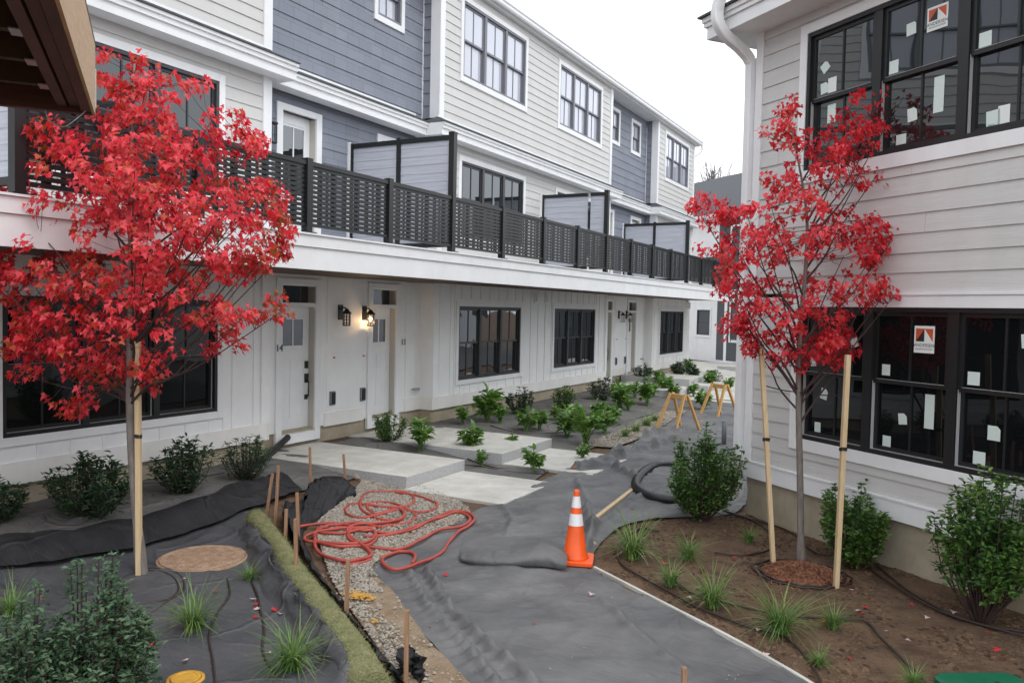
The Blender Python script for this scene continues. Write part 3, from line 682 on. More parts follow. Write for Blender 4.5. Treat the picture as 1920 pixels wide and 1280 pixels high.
for (a, b) in RECS:
    a = b-4.26
    for sv in (a+1.60, a+2.42):
        v = MB(); F93.box(v, sv-.07, sv+.06, .012, .035, .78, 1.02); vt = v.build('meter_hood', M['plast_grey'], TH); vt['label'] = 'small square vent hood on the white wall'
        v.v = []; v = MB(); F93.box(v, sv-.03, sv+.055, .035, .045, .80, 1.0); v.build('vent_opening', M['black'], vt)
    for sv in (a+1.62, a+2.43):
        v = MB(); v.tube([F93.p(sv, .01, 1.60), F93.p(sv, .05, 1.60)], .012); v.build('pipe_stub', M['stickr'], TH)
    v = MB()
    for sv in (a+3.98, a+4.08): v.tube([F93.p(sv, .01, .87), F93.p(sv, .09, .87)], .022, 10); v.lathe(F93.p(sv, .09, .87), [(.035, 0), (.035, .015)], 12, (1, 0, 0))
    v.build('hose_spigot', M['galv'], TH)
for sv in (18.05, 18.62):
    v = MB(); F9.box(v, sv-.10, sv+.10, 0, .03, 2.66, 2.90); F9.box(v, sv-.07, sv+.07, .03, .08, 2.70, 2.86); v.build('exhaust_vent', M['board'], TH)
v = MB(); F9.box(v, 31.3, 31.5, 0, .10, 2.66, 2.90); v.build('exhaust_vent', M['board'], TH)

# second storey + top storey walls
DECK = 3.40
class Each:                                     # every box is a corner board of its own
    def hexa(s, p): q = MB(); q.hexa(p); q.build('corner_board', M['white'], TH)
tr = Each()
for bi, (a, b) in enumerate(BAYS):
    be = MB(); bl = MB()
    b_ = b if b == YE else b+.07*(bi == 1)*0; a_ = a+.07 if bi > 0 else a
    om = [(x[0], x[1], *WZ['m']) for x in wins_m if a < x[0] < b]; ot = [(x[0], x[1], *WZ['t']) for x in wins_t if a < x[0] < b]
    lap(be, F9, a_, b, DECK, 5.88, 0, .178, om); lap(be, F9, a_, b, 6.25, 9.09, 0, .178, ot)
    # corner boards
    for y0, y1 in ((a_, a_+.14), (b-.14, b)):
        for lo, hi in ((DECK, 5.88), (6.25, 9.09)): F9.box(tr, y0, y1, -.02, .030, lo, hi)
    # returns: blue shingle then white board
    for yy, nn in ((a_, -1), (b, 1)):
        if yy in (YS,): continue
        Fy = Fr((-9.0, yy, 0), (-1, 0, 0) if nn < 0 else (-1, 0, 0), (0, nn, 0))
        if nn > 0 and yy == YE:
            Fe = Fr((-9.0, yy, 0), (-1, 0, 0), (0, 1, 0)); lap(be, Fe, 0, 9, DECK, 9.09, 0, .178); continue
        bl = MB()
        for lo, hi in ((DECK, 5.88), (6.25, 9.09)):
            bl = MB(); Fy.box(tr, -.028, .20, -.02, .028, lo, hi); lap(bl, Fy, .20, .42, lo, hi, 0, .25, joints=False); bl.build('shingle_return', M['blue'], TH)
    be.build('pale_siding', [M['beige'], M['seam']], TH)
for k, (a, b) in enumerate(RECS):
    b += .07; bl = MB(); q_ = b-4.33
    dm = [(q_+.45, q_+1.23, 3.42, 5.58), (q_+3.00, q_+3.78, 3.42, 5.58)]
    ot = [(q_+.92, q_+1.58, 7.83, 8.75), (q_+3.10-.27, q_+3.10+.45+.0, 7.83, 8.75)]
    lap(bl, F94, a, b, DECK, 5.88, 0, .25, dm, joints=False); lap(bl, F94, a, b, 6.25, 9.09, 0, .25, ot, zref=6.33, joints=False)
    for o in ot: window(F94, *o, 1, TH, tw=.10, fm=M['frame_hi'], gm=M['glassb'], n0=.005, sill=.11)
    F94.box(tr, b-.03, b, 0, .02, 6.25, 8.87)
    for s0, s1, _, _ in dm: 
        C_ = door(F94, s0, s1, 3.44, 5.58, False, False, twin=True)
    v = MB(); c = F94.p(q_+.16, .12, 5.28); F94.box(v, q_+.12, q_+.20, 0, .03, 5.2, 5.4)
    v.lathe(c, [(.065, .02), (.07, 0), (.05, -.01)], 12); v.lathe(c+Vector((0, 0, -.30)), [(.055, 0), (.055, .02)], 12)
    for q in range(6): v.beam(c+Vector((.05*math.cos(q), .05*math.sin(q), -.29)), c+Vector((.05*math.cos(q), .05*math.sin(q), 0)), .008, .008)
    v.build('balcony_lantern', M['black'], TH); bl.build('blue_shingle_wall', M['blue'], TH)
for w_ in wins_m: window(F9, w_[0], w_[1], *WZ['m'], 3, TH, fm=M['bronze'], gm=M['glassu'])
for w_ in wins_t: window(F9, w_[0], w_[1], *WZ['t'], 3, TH, fm=M['frame_hi'], gm=M['glassb'])
# belt course between storeys
def belt(mb, mr, y0, y1, xw, e0, e1):
    """profile swept along y; e0/e1: end returns"""
    xo = xw+.30; xr = xw; xw = -9.38 if xw > -9.2 else xw
    prof = [(xw, 5.85), (xo-.03, 5.85), (xo-.03, 5.97), (xo, 5.975), (xo, 6.03), (xo+.025, 6.04), (xo+.025, 6.085), (xw, 6.085)]
    n = mb.vs([(x, y0, z) for x, z in prof]); m_ = mb.vs([(x, y1, z) for x, z in prof]); k = len(prof)
    for i in range(k): j = (i+1) % k; mb.face((n+i, n+j, m_+j, m_+i))
    mb.face([n+i for i in range(k)][::-1]); mb.face([m_+i for i in range(k)])
    mr.hexa([(xr-.38 if e0 else xr, y0+.01, 6.087), (xo+.045, y0-.01, 6.087), (xo+.045, y1+.01, 6.087), (xr-.38 if e0 else xr, y1-.01, 6.087), (xr, y0+.22*e0, 6.25), (xo+.045, y0-.01, 6.10), (xo+.045, y1+.01, 6.10), (xr, y1-.22*e0, 6.25)])
    mb.box(xr+.001, xr+.02, y0+.23*e0, y1-.28*e0, 6.25, 6.285)
mb = MB(); mr = MB()
for k, (a, b) in enumerate(BAYS): belt(mb, mr, (a-.22 if k else a), (b+.28 if b != YE else b+.2), -9.0, 1, 1)
for (a, b) in RECS: belt(mb, mr, a+.284, b-.224, -9.36, 0, 0)
bc = mb.build('belt_course', M['white'], TH); mr.build('flashing', M['shing'], bc)
for (a, b) in RECS: mb = MB(); mb.box(-9.395, -9.38, a, b, 5.78, 5.85); mb.build('dark_frieze', M['bluetrim'], TH)
# roof, soffit, gutter
mb = MB(); mb.box(-9.42, -8.88, YS, YE+.3, 9.07, 9.10); mb.box(-8.915, -8.88, YS, YE+.3, 9.10, 9.22)
sf = mb.build('eave_soffit', M['white'], TH)
mb = MB(); prof = [(x-.26, z+.20) for x, z in [(-8.618, 8.92), (-8.60, 8.90), (-8.54, 8.905), (-8.52, 8.94), (-8.52, 9.0), (-8.50, 9.02), (-8.50, 9.06), (-8.51, 9.06), (-8.515, 9.03), (-8.618, 9.03)]]
n = mb.vs([(x, YS, z) for x, z in prof]); m_ = mb.vs([(x, YE+.42, z) for x, z in prof]); k = len(prof)
for i in range(k): j = (i+1) % k; mb.face((n+i, n+j, m_+j, m_+i))
mb.face([m_+i for i in range(k)]); mb.build('gutter', M['white'], TH)
mb = MB(); mb.tube(crom([(-8.80, YE+.36, 9.10), (-8.80, YE+.37, 8.95), (-8.90, YE+.3, 8.80), (-9.05, YE+.12, 8.65), (-9.08, YE+.08, 8.5), (-9.08, YE+.08, 4)]), .045, 8); mb.build('downspout', M['white'], TH)
mb = MB(); mb.hexa([(-14, YS, 9.105), (-8.86, YS, 9.225), (-8.86, YE+.35, 9.225), (-14, YE+.35, 9.105), (-14, YS, 11.1), (-8.86, YS, 9.245), (-8.86, YE+.35, 9.245), (-14, YE+.35, 11.1)]); mb.build('roof', M['shing'], TH)
mb = MB(); mb.box(-18, -9.62, YS, YE-.02, -.5, 8.88); mb.box(-9.62, -9.32, YS, YS+.02, -.5, 8.88); mb.build('rear_wall', M['beige'], TH)
# interior blockers behind openings (dark rooms)
# deck, fascia, soffit
DY0, DY1 = -2.0, 31.5
mb = MB(); mb.box(-7.24, -7.20, DY0, DY1, 2.95, 3.235); mb.box(-7.24, -7.175, DY0, DY1, 3.238, 3.385); mb.box(-9.0, -7.15, DY0, DY1, 3.388, 3.41)
mb.box(-9.4, -9.0, 9.02, 13.5, 3.388, 3.41); mb.box(-9.4, -9.0, 22.83, 27.1, 3.388, 3.41); mb.build('deck_fascia', M['white'], TH)
mb = MB(); mb.box(-9.3, -7.245, DY0, DY1, 2.985, 3.05); mb.box(-7.36, -7.245, DY0, DY1, 2.955, 2.984); mb.build('deck_soffit', M['soffit'], TH)
mb = MB(); mb.box(-9.38, -7.25, DY0, DY1, 3.08, 3.38); mb.build('deck_framing', M['dkwood'], TH)
PST = [4.51+1.714*k for k in range(0, 16)]; PST[0] = 4.27
for i in range(len(PST)):
    p = PST[i]; tall = i % 4 == 0
    mb = MB(); mb.box(-7.30, -7.20, p-.05, p+.05, 3.412, 5.36 if tall else 4.36); mb.box(-7.34, -7.16, p-.09, p+.09, 3.411, 3.425)
    if tall: mb.box(-7.305, -7.195, p-.056, p+.056, 5.34, 5.375)
    mb.build('railing_post', M['black'], TH)
for i in range(len(PST)-1):
    a, b = PST[i]+.052, PST[i+1]-.052
    mb = MB(); mb.box(-7.285, -7.215, a, b, 4.27, 4.325); mb.box(-7.28, -7.22, a, b, 3.50, 3.54)
    zz = 3.56
    while zz < 4.26:
        mb.box(-7.245, -7.235, a, b, zz, zz+.044); zz += .0605
    nv = 10; st = (b-a)/nv
    for k in range(nv+1):
        y = a+k*st; wd_ = .045 if k not in (0, nv) else .05
        if k == nv: y -= .05
        elif k: y -= wd_/2
        mb.box(-7.255, -7.245, y, y+wd_, 3.54, 4.27)
        if k < nv and k > 0: mb.box(-7.268, -7.262, y+.055*(k % 3), y+.055*(k % 3)+.05, 3.54, 4.27)
    mb.build('railing_panel', M['black'], TH)
mb = MB()
for i in range(0, len(PST), 4):
    p = PST[i]; bay = any(a < p < b for a, b in BAYS); xw = -9.0 if bay else -9.4
    xs = [xw+.06, -7.30]; xm = (xs[0]+xs[1])/2
    if bay: xm = -7.7
    q = MB()
    q.box(xs[0]-.04, xs[0]+.04, p-.05, p+.05, 3.41, 5.34); (None if bay else q.box(xm-.04, xm+.04, p-.045, p+.045, 3.41, 5.36))
    q.box(xs[0]+.04, xm-.04, p-.04, p+.04, 5.25, 5.33); q.box(xm+.04, -7.30, p-.04, p+.04, 5.25, 5.33); q.box(xs[0]+.04, xm-.04, p-.04, p+.04, 3.50, 3.57); q.box(xm+.04, -7.30, p-.04, p+.04, 3.50, 3.57)
    sc = q.build('privacy_screen', M['black'], TH)
    q = MB()
    Fp = Fr((0, p-.015, 0), (1, 0, 0), (0, -1, 0))
    for c_, d_ in ((xs[0]+.04, xm-.04), (xm+.04, -7.30)): lap(q, Fp, c_, d_, 3.57, 5.25, 0, .145, lip=.006, joints=False)
    Fp = Fr((0, p+.015, 0), (1, 0, 0), (0, 1, 0))
    for c_, d_ in ((xs[0]+.04, xm-.04), (xm+.04, -7.30)): lap(q, Fp, c_, d_, 3.57, 5.25, 0, .145, lip=.006, joints=False)
    q.build('screen_board', M['panel'], sc)
    q = MB(); q.box(xw+.0, xw+.055, p-.075, p-.052, 3.41, 5.36); q.box(xw+.0, xw+.018, p-.05, p+.06, 3.41, 5.36); q.build('wall_strip', M['white'], sc)
# pergola-like dark door leaf seen under the canopy is part of the screen at the near end

# ------------------------------------------------------------------ greige townhouse (right)
UA = 0.9072868
U2 = Vector((math.sin(UA), -math.cos(UA), 0)); NR = Vector((-math.cos(UA), -math.sin(UA), 0))  # NR points to the camera side
RQ = Vector((-2.132, 10.232, 0))
RH = thing('greige_townhouse', 'greige lap sided townhouse with stickered black framed windows and a white corner downspout', 'townhouse', RQ)
FR = Fr(RQ, U2, NR)
RL = 9.0
wl = (.86, 5.69, 1.10, 2.595); wu = (.83, 5.69, 4.125, 5.655)
mb = MB(); FR.box(mb, 0.0, RL, -.3, -.035, -.6, .50); mb.build('foundation', M['found'], RH)
mb = MB(); lap(mb, FR, .10, RL, .70, 2.70, 0, .1785, [wl], zref=.70); lap(mb, FR, .10, RL, 2.745, 5.92, 0, .1905, [wu], zref=2.745)
mb.build('lap_siding', [M['greige'], M['seam']], RH)
mb = MB(); FR.box(mb, -.03, RL, -.02, .028, .49, .68); FR.box(mb, -.03, RL, -.02, .040, .68, .70); FR.box(mb, wl[0]-.1, RL, -.02, .026, 2.70, 2.72); FR.box(mb, wl[0]-.1, RL, -.01, .045, 2.715, 2.745); mb.build('skirt_board', M['white'], RH)
mb = MB(); FR.box(mb, -.02, .098, -.12, .030, .70, 5.92); mb.build('corner_board', M['white'], RH, bevel=.003)
wlo = window(FR, *wl, 5, RH, tw=.105, sill=.13, gm=M['glassr'], fm=M['black'], hl=True, mull=.104, label='lower black framed window bank with pale stickers on its panes')
wup = window(FR, *wu, 5, RH, tw=.105, sill=.14, gm=M['glassu'], fm=M['black'], hl=True, mull=.104, label='upper black framed window bank with pale stickers on its panes')
FB = Fr(RQ-NR*.1, NR*-1, -U2)                    # side wall going away from the corner
mb = MB(); lap(mb, FB, 0, 9, .5, 5.92, 0, .178); mb.build('side_siding', [M['greige'], M['seam']], RH)
mb = MB(); mb.hexa([FR.p(.01, -9, -.5), FR.p(.01, -.31, -.5), FR.p(RL, -.31, -.5), FR.p(RL, -9, -.5), FR.p(.01, -9, 5.9), FR.p(.01, -.31, 5.9), FR.p(RL, -.31, 5.9), FR.p(RL, -9, 5.9)]); mb.build('rear_wall', M['greige'], RH)
# eave
mb = MB(); FR.box(mb, -.44, RL, -9, .42, 5.90, 5.925); FR.box(mb, -.46, RL, .42, .445, 5.895, 6.045); FR.box(mb, -.46, -.44, -9, .42, 5.895, 6.045)
FR.box(mb, -.49, RL, .44, .475, 6.045, 6.10); FR.box(mb, -.50, RL, .44, .50, 6.10, 6.16); FR.box(mb, -.49, -.44, -9, .44, 6.045, 6.16); ev = mb.build('eave', M['white'], RH, bevel=.004)
mb = MB(); A_ = [FR.p(-.54, .54, 6.162), FR.p(RL, .54, 6.162), FR.p(RL, -9, 6.162), FR.p(-.54, -9, 6.162)]; B_ = [FR.p(-.54, .54, 6.185), FR.p(RL, .54, 6.185), FR.p(RL, -9, 8.6), FR.p(1.5, -9, 8.6)]
mb.hexa(A_+[B_[0], B_[1], B_[2], B_[3]]); mb.build('roof', M['shing'], RH)
# downspout: from the roof gutter above, round the eave, down the corner
def rect_tube(mb, pts, w, h, side):
    pts = crom(pts, 7); side = Vector(side).normalized(); rings = []
    for i, p in enumerate(pts):
        t = (pts[min(i+1, len(pts)-1)]-pts[max(i-1, 0)]).normalized(); r = side - t*side.dot(t); r.normalize(); u = t.cross(r)
        c = .012; q = [(-w/2+c, -h/2), (w/2-c, -h/2), (w/2, -h/2+c), (w/2, h/2-c), (w/2-c, h/2), (-w/2+c, h/2), (-w/2, h/2-c), (-w/2, -h/2+c)]
        rings.append(mb.vs([p+r*a+u*b for a, b in q]))
    for a, b in zip(rings, rings[1:]):
        for k in range(8): mb.face((a+k, a+(k+1) % 8, b+(k+1) % 8, b+k))
    mb.face([rings[0]+k for k in range(8)]); mb.face([rings[-1]+k for k in reversed(range(8))])
mb = MB()
P_ = lambda s, n, z: FR.p(s, n, z)
rect_tube(mb, [P_(.55, .40, 6.62), P_(.25, .50, 6.45), P_(.02, .58, 6.30), P_(-.06, .60, 6.12), P_(-.06, .58, 5.96), P_(-.06, .46, 5.83), P_(-.08, .24, 5.73), P_(-.09, .07, 5.60), P_(-.09, .04, 5.40), P_(-.09, .04, 3.5), P_(-.09, .04, 1.2), P_(-.09, .04, .42), P_(-.09, .06, .26), P_(-.11, .18, .18), P_(-.13, .26, .15)], .105, .125, U2)
mb.build('downspout', M['white'], RH)
# stickers on the panes (thin labels, real size); s from wall corner, z height, size, turn
def sticker(F, s, z, w_, h_, turn, parent, n, m_='sticker', cut=0):
    mb = MB(); c, d = math.cos(turn), math.sin(turn)
    pts = [(-w_/2, -h_/2), (w_/2, -h_/2), (w_/2, h_/2-cut), (w_/2-cut, h_/2), (-w_/2, h_/2)] if cut else [(-w_/2, -h_/2), (w_/2, -h_/2), (w_/2, h_/2), (-w_/2, h_/2)]
    mb.poly([F.p(s+x*c-y*d, n, z+x*d+y*c) for x, y in pts]); return mb.build('sticker', M[m_], parent)
def brandplate(F, s, z, w_, h_, parent, n):
    mb = MB(); mb.poly([F.p(s+x, n, z+y) for x, y in ((-w_/2, -h_/2), (w_/2, -h_/2), (w_/2, h_/2), (-w_/2, h_/2))]); mb.cur = 0
    mb.cur = 1; x0, x1, y0, y1 = s-w_*.42, s+w_*.42, z-.08*h_, z+h_*.40; e = .0008
    mb.poly([F.p(x0, n+e, y0), F.p(s, n+e, y1), F.p(x0, n+e, y1)]); mb.poly([F.p(s, n+e, y1), F.p(x1, n+e, y0+.0), F.p(x1, n+e, y1)])
    mb.cur = 2; mb.poly([F.p(x0, n+e, y0), F.p(s, n+e, y0), F.p(s, n+e, y1)])
    o = mb.build('sticker', [M['stickw'], M['stickr'], M['ink']], parent); o['label'] = 'white window maker label with red and black triangles'
    glyph('ANDERSEN', .2*w_, M['ink'], parent, F, s, n+.0012, z-.22*h_, name='lettering', ext=.0003)
    glyph('WINDOWS & DOORS', .085*w_, M['ink'], parent, F, s, n+.0012, z-.36*h_, name='lettering', ext=.0003)
nU, nL = -.0315, -.0675                          # just in front of the upper / lower sash glass
for s, z, a, b, t, c in ((1.05, 5.24, .11, .11, .6, .03), (1.05, 5.01, .11, .12, .1, .03), (2.16, 5.32, .11, .12, .05, .02), (1.97, 5.0, .11, .13, 0, 0), (2.95, 4.99, .12, .13, 0, 0)): sticker(FR, s, z, a, b, t, wup, nU, cut=c)
sticker(FR, 1.16, 5.02, .12, .16, 0, wup, nU-.0008, 'stickw')
for s, z, a, b, t, c in ((2.18, 4.49, .11, .13, .1, .03), (2.47, 4.62, .11, .34, 0, 0), (2.06, 4.27, .12, .10, 0, 0), (3.03, 4.28, .13, .14, .05, 0), (3.13, 4.28, .11, .19, 0, 0), (3.02, 4.17, .07, .12, 0, 0), (1.13, 4.72, .12, .2, 0, 0)): sticker(FR, s, z, a, b, t, wup, nL, cut=c, m_='sticker' if s != 3.13 else 'stickw')
brandplate(FR, 2.45, 5.34, .225, .225, wup, nU)
for s, z, a, b, t, c in ((2.02, 1.965, .10, .11, 0, 0), (2.98, 1.96, .12, .12, 0, 0), (3.46, 2.32, .11, .12, .1, 0), (1.6, 2.22, .10, .10, .3, 0), (1.03, 1.99, .09, .12, 0, 0)): sticker(FR, s, z, a, b, t, wlo, nU, cut=c)
for s, z, a, b, t, c in ((1.17, 1.63, .10, .12, -.2, .03), (1.09, 1.25, .09, .11, 0, 0), (2.21, 1.49, .10, .11, .12, .03), (2.51, 1.60, .105, .33, 0, 0), (2.03, 1.24, .10, .11, 0, 0), (3.17, 1.49, .12, .13, 0, .03), (3.04, 1.24, .12, .13, 0, 0)): sticker(FR, s, z, a, b, t, wlo, nL, cut=c)
brandplate(FR, 2.45, 2.29, .225, .26, wlo, nU)

# ------------------------------------------------------------------ far white and charcoal house
WB = thing('distant_house', 'distant white and charcoal house with dark roof beyond the end of the row', 'house', (-10.5, 38.5, 0))
c0 = ray(1343, 640)*38; c0.z = 0
FW_ = Fr(c0, U2, NR)
mb = MB(); flat(mb, FW_, -9, -.0, .2, 4.1, 0, [(-1.50, -.50, 1.45, 2.65)]); flat(mb, FW_, .55, .75, .2, 4.1, .02); flat(mb, FW_, -9, 8, 4.1, 4.3, .03); flat(mb, FW_, -9, 0, 4.3, 6.9, 0); flat(mb, FW_, 0, 8, -.6, .33, .05)
flat(mb, FW_, -9, 0, -.6, .2, .01); mb.build('white_wall', M['white'], WB)
window(FW_, -1.50, -.50, 1.45, 2.65, 1, WB, tw=.09)
mb = MB(); lap(mb, FW_, 0, .55, .3, 4.1, 0, .10); lap(mb, FW_, .75, 8, .3, 4.1, 0, .10); lap(mb, FW_, 0, 8, 4.3, 6.9, 0, .12); mb.build('charcoal_siding', M['dkgrey'], WB)
window(FW_, 1.0, 2.0, 1.3, 3.0, 1, WB, tw=.09)
window(FW_, .95, 1.7, 4.9, 6.4, 1, WB, tw=.12)
mb = MB(); FW_.box(mb, -9, 8, -8, .35, 6.9, 7.02); FW_.box(mb, -9, 8, .35, .45, 6.95, 7.10); mb.build('eave', M['white'], WB)
mb = MB(); FW_.box(mb, -9, 8, -8, -.02, -.6, 6.9); mb.build('rear_wall', M['dkgrey'], WB)
mb = MB(); mb.hexa([FW_.p(-9, .48, 7.1), FW_.p(8, .48, 7.1), FW_.p(8, -9, 7.1), FW_.p(-9, -9, 7.1), FW_.p(-9, .48, 7.12), FW_.p(8, .48, 7.12), FW_.p(8, -3.6, 9.75), FW_.p(-9, -3.6, 9.75)]); mb.build('roof', M['shing'], WB)
mb = MB(); FW_.box(mb, -3, 4, .4, .44, 4.2, 5.1); mb.build('balcony_rail', M['black'], WB)
tag(slab(-8.2, -5.8, 33.2, 36, -.2, .35, 'far pale concrete stoop in front of the distant white house'), kind=None)

# white house across the lane on the right: seen mirrored in the ground floor windows
OP = thing('lane_house', 'plain white house across the lane behind the greige townhouse', 'house', (11, 34, 0))
FO = Fr((9, 24, 0), (0, 1, 0), (-1, 0, 0))
mb = MB(); FO.box(mb, 0, 22, -6, 0, -.5, 7); mb.build('wall', M['white'], OP)
mb = MB()
for s in range(1, 22, 4): FO.box(mb, s, s+2.2, 0, .03, 1.9, 3.4); FO.box(mb, s, s+2.2, 0, .03, 4.9, 6.2)
mb.build('window', M['bronze'], OP)

clods([(905,1330),(738,1115),(890,962),(1085,874),(1230,812),(1330,770),(1385,960),(1150,1000),(1112,1068),(1380,1208),(1590,1340)], 500, 'dirt_specks', 'specks of pale dirt lying on the path fabric', M['clod2'], .010)
clods([(720,1130),(700,1075),(800,1012),(775,905),(680,905),(590,1110),(735,1300),(900,1310)], 2500, 'dirt_crumbs', 'small crumbs in the sandy dirt beside the gravel', M['clod2'], .014)
# ------------------------------------------------------------------ canopy corner overhead (top left)
C = ray(173, 215)*3.6 + Vector((0, 0, CAMZ))
CP = thing('porch_canopy', 'underside corner of a timber porch canopy with plywood edge in the upper left', 'canopy', (C.x, C.y, C.z))
FC = Fr((C.x, C.y, 0), -U2*-1, -NR*-1)
# s: from corner towards the photographer's side (+U2); n: +NR is left/away from the plywood face
z0 = C.z; e1 = U2; e2 = NR
FCa = Fr((C.x, C.y, 0), U2, NR)
mb = MB()
def cbox(mb, s0, s1, n0, n1, za, zb): FCa.box(mb, s0, s1, n0, n1, za, zb)
cbox(mb, 0, 3.2, -.012, 0, z0-.0, z0+.30); mb.build('plywood_fascia', M['ply'], CP)
for k in range(3):
    mb = MB(); cbox(mb, .042, 3.2, .001+.046*k, .001+.046*k+.038, z0+.012*(k % 2)+.006*k, z0+.25); mb.build('beam_ply', M['redwood'], CP)
mb = MB(); cbox(mb, 0, .04, .001, 3.0, z0-.006, z0+.24); mb.build('rim_joist', M['redwood'], CP)
for k in range(7):
    mb = MB(); s_ = .30+.36*k; cbox(mb, s_, s_+.038, .134, 3.0, z0+.03, z0+.25); mb.build('joist', M['dkwood'], CP)
    mb = MB(); cbox(mb, s_-.02, s_+.058, .1335, .17, z0+.025, z0+.03); mb.build('joist_hanger', M['galv'], CP)
mb = MB(); cbox(mb, -.01, 3.2, -.012, 3.0, z0+.302, z0+.32); mb.build('deck_board', M['dkwood'], CP)
mb = MB(); cbox(mb, -.002, .004, -.016, -.012, z0+.03, z0+.2); mb.build('metal_strap', M['galv'], CP)
mb = MB(); p0 = FCa.p(.02, .18, z0-.005); mb.tube(crom([p0, p0+Vector((.03, 0, -.05)), p0+Vector((.09, .02, -.075)), p0+Vector((.15, .03, -.055)), FCa.p(.01, -.01, z0+.05)]), .002, 5); mb.build('loose_wire', M['stickw'], CP)

# ------------------------------------------------------------------ plants
def leaf_maple(mb, p, d, nrm, sz):
    d = d.normalized(); x = d.cross(nrm)
    x = x.normalized() if x.length > 1e-5 else d.orthogonal().normalized(); n = x.cross(d)
    out = [(0, 0), (.22, .02), (.50, -.10), (.38, .14), (.62, .34), (.30, .38), (.24, .55), (0, 1.0)]
    r = [(a, b) for a, b in out]; f = rnd.uniform(.05, .35)
    pts = [p+(x*a+d*b)*sz+n*(abs(a)*f*sz) - Vector((0, 0, 1))*(b*b*.15*sz) for a, b in r]
    l = [p+(-x*a+d*b)*sz+n*(abs(a)*f*sz) - Vector((0, 0, 1))*(b*b*.15*sz) for a, b in r[1:-1]]
    k = mb.vs(pts+l); R_ = [k+i for i in range(8)]; L_ = [k+8+i for i in range(6)]
    c = mb.vs([p+d*.38*sz])
    ring = R_[0:1]+R_[1:8]+L_[::-1]
    mb.face((c, ring[0], ring[1], ring[2], ring[3])); mb.face((c, ring[3], ring[4], ring[5])); mb.face((c, ring[5], ring[6], ring[7])); mb.face((c, ring[7], ring[8], ring[9])); mb.face((c, ring[9], ring[10], ring[11])); mb.face((c, ring[11], ring[12], ring[13], ring[0]))
def leaf_oval(mb, p, d, nrm, ln, wd, curl=.15):
    d = d.normalized(); x = d.cross(nrm); x = x.normalized() if x.length > 1e-5 else d.orthogonal().normalized(); n = x.cross(d)
    f = .18*wd
    k = mb.vs([p, p+d*ln*.3+x*wd*.42+n*f, p+d*ln*.65+x*wd*.45+n*f-n*curl*ln*.3, p+d*ln-n*curl*ln, p+d*ln*.65-x*wd*.45+n*f-n*curl*ln*.3, p+d*ln*.3-x*wd*.42+n*f, p+d*ln*.5-n*curl*ln*.2])
    mb.face((k, k+1, k+2, k+6)); mb.face((k+6, k+2, k+3)); mb.face((k, k+6, k+4, k+5)); mb.face((k+6, k+3, k+4))
def inpoly(x, y, P):
    c = False; j = len(P)-1
    for i in range(len(P)):
        if (P[i][1] > y) != (P[j][1] > y) and x < (P[j][0]-P[i][0])*(y-P[i][1])/(P[j][1]-P[i][1])+P[i][0]: c = not c
        j = i
    return c
def rv(s=1): return Vector((rnd.uniform(-1, 1), rnd.uniform(-1, 1), rnd.uniform(-1, 1)))*s
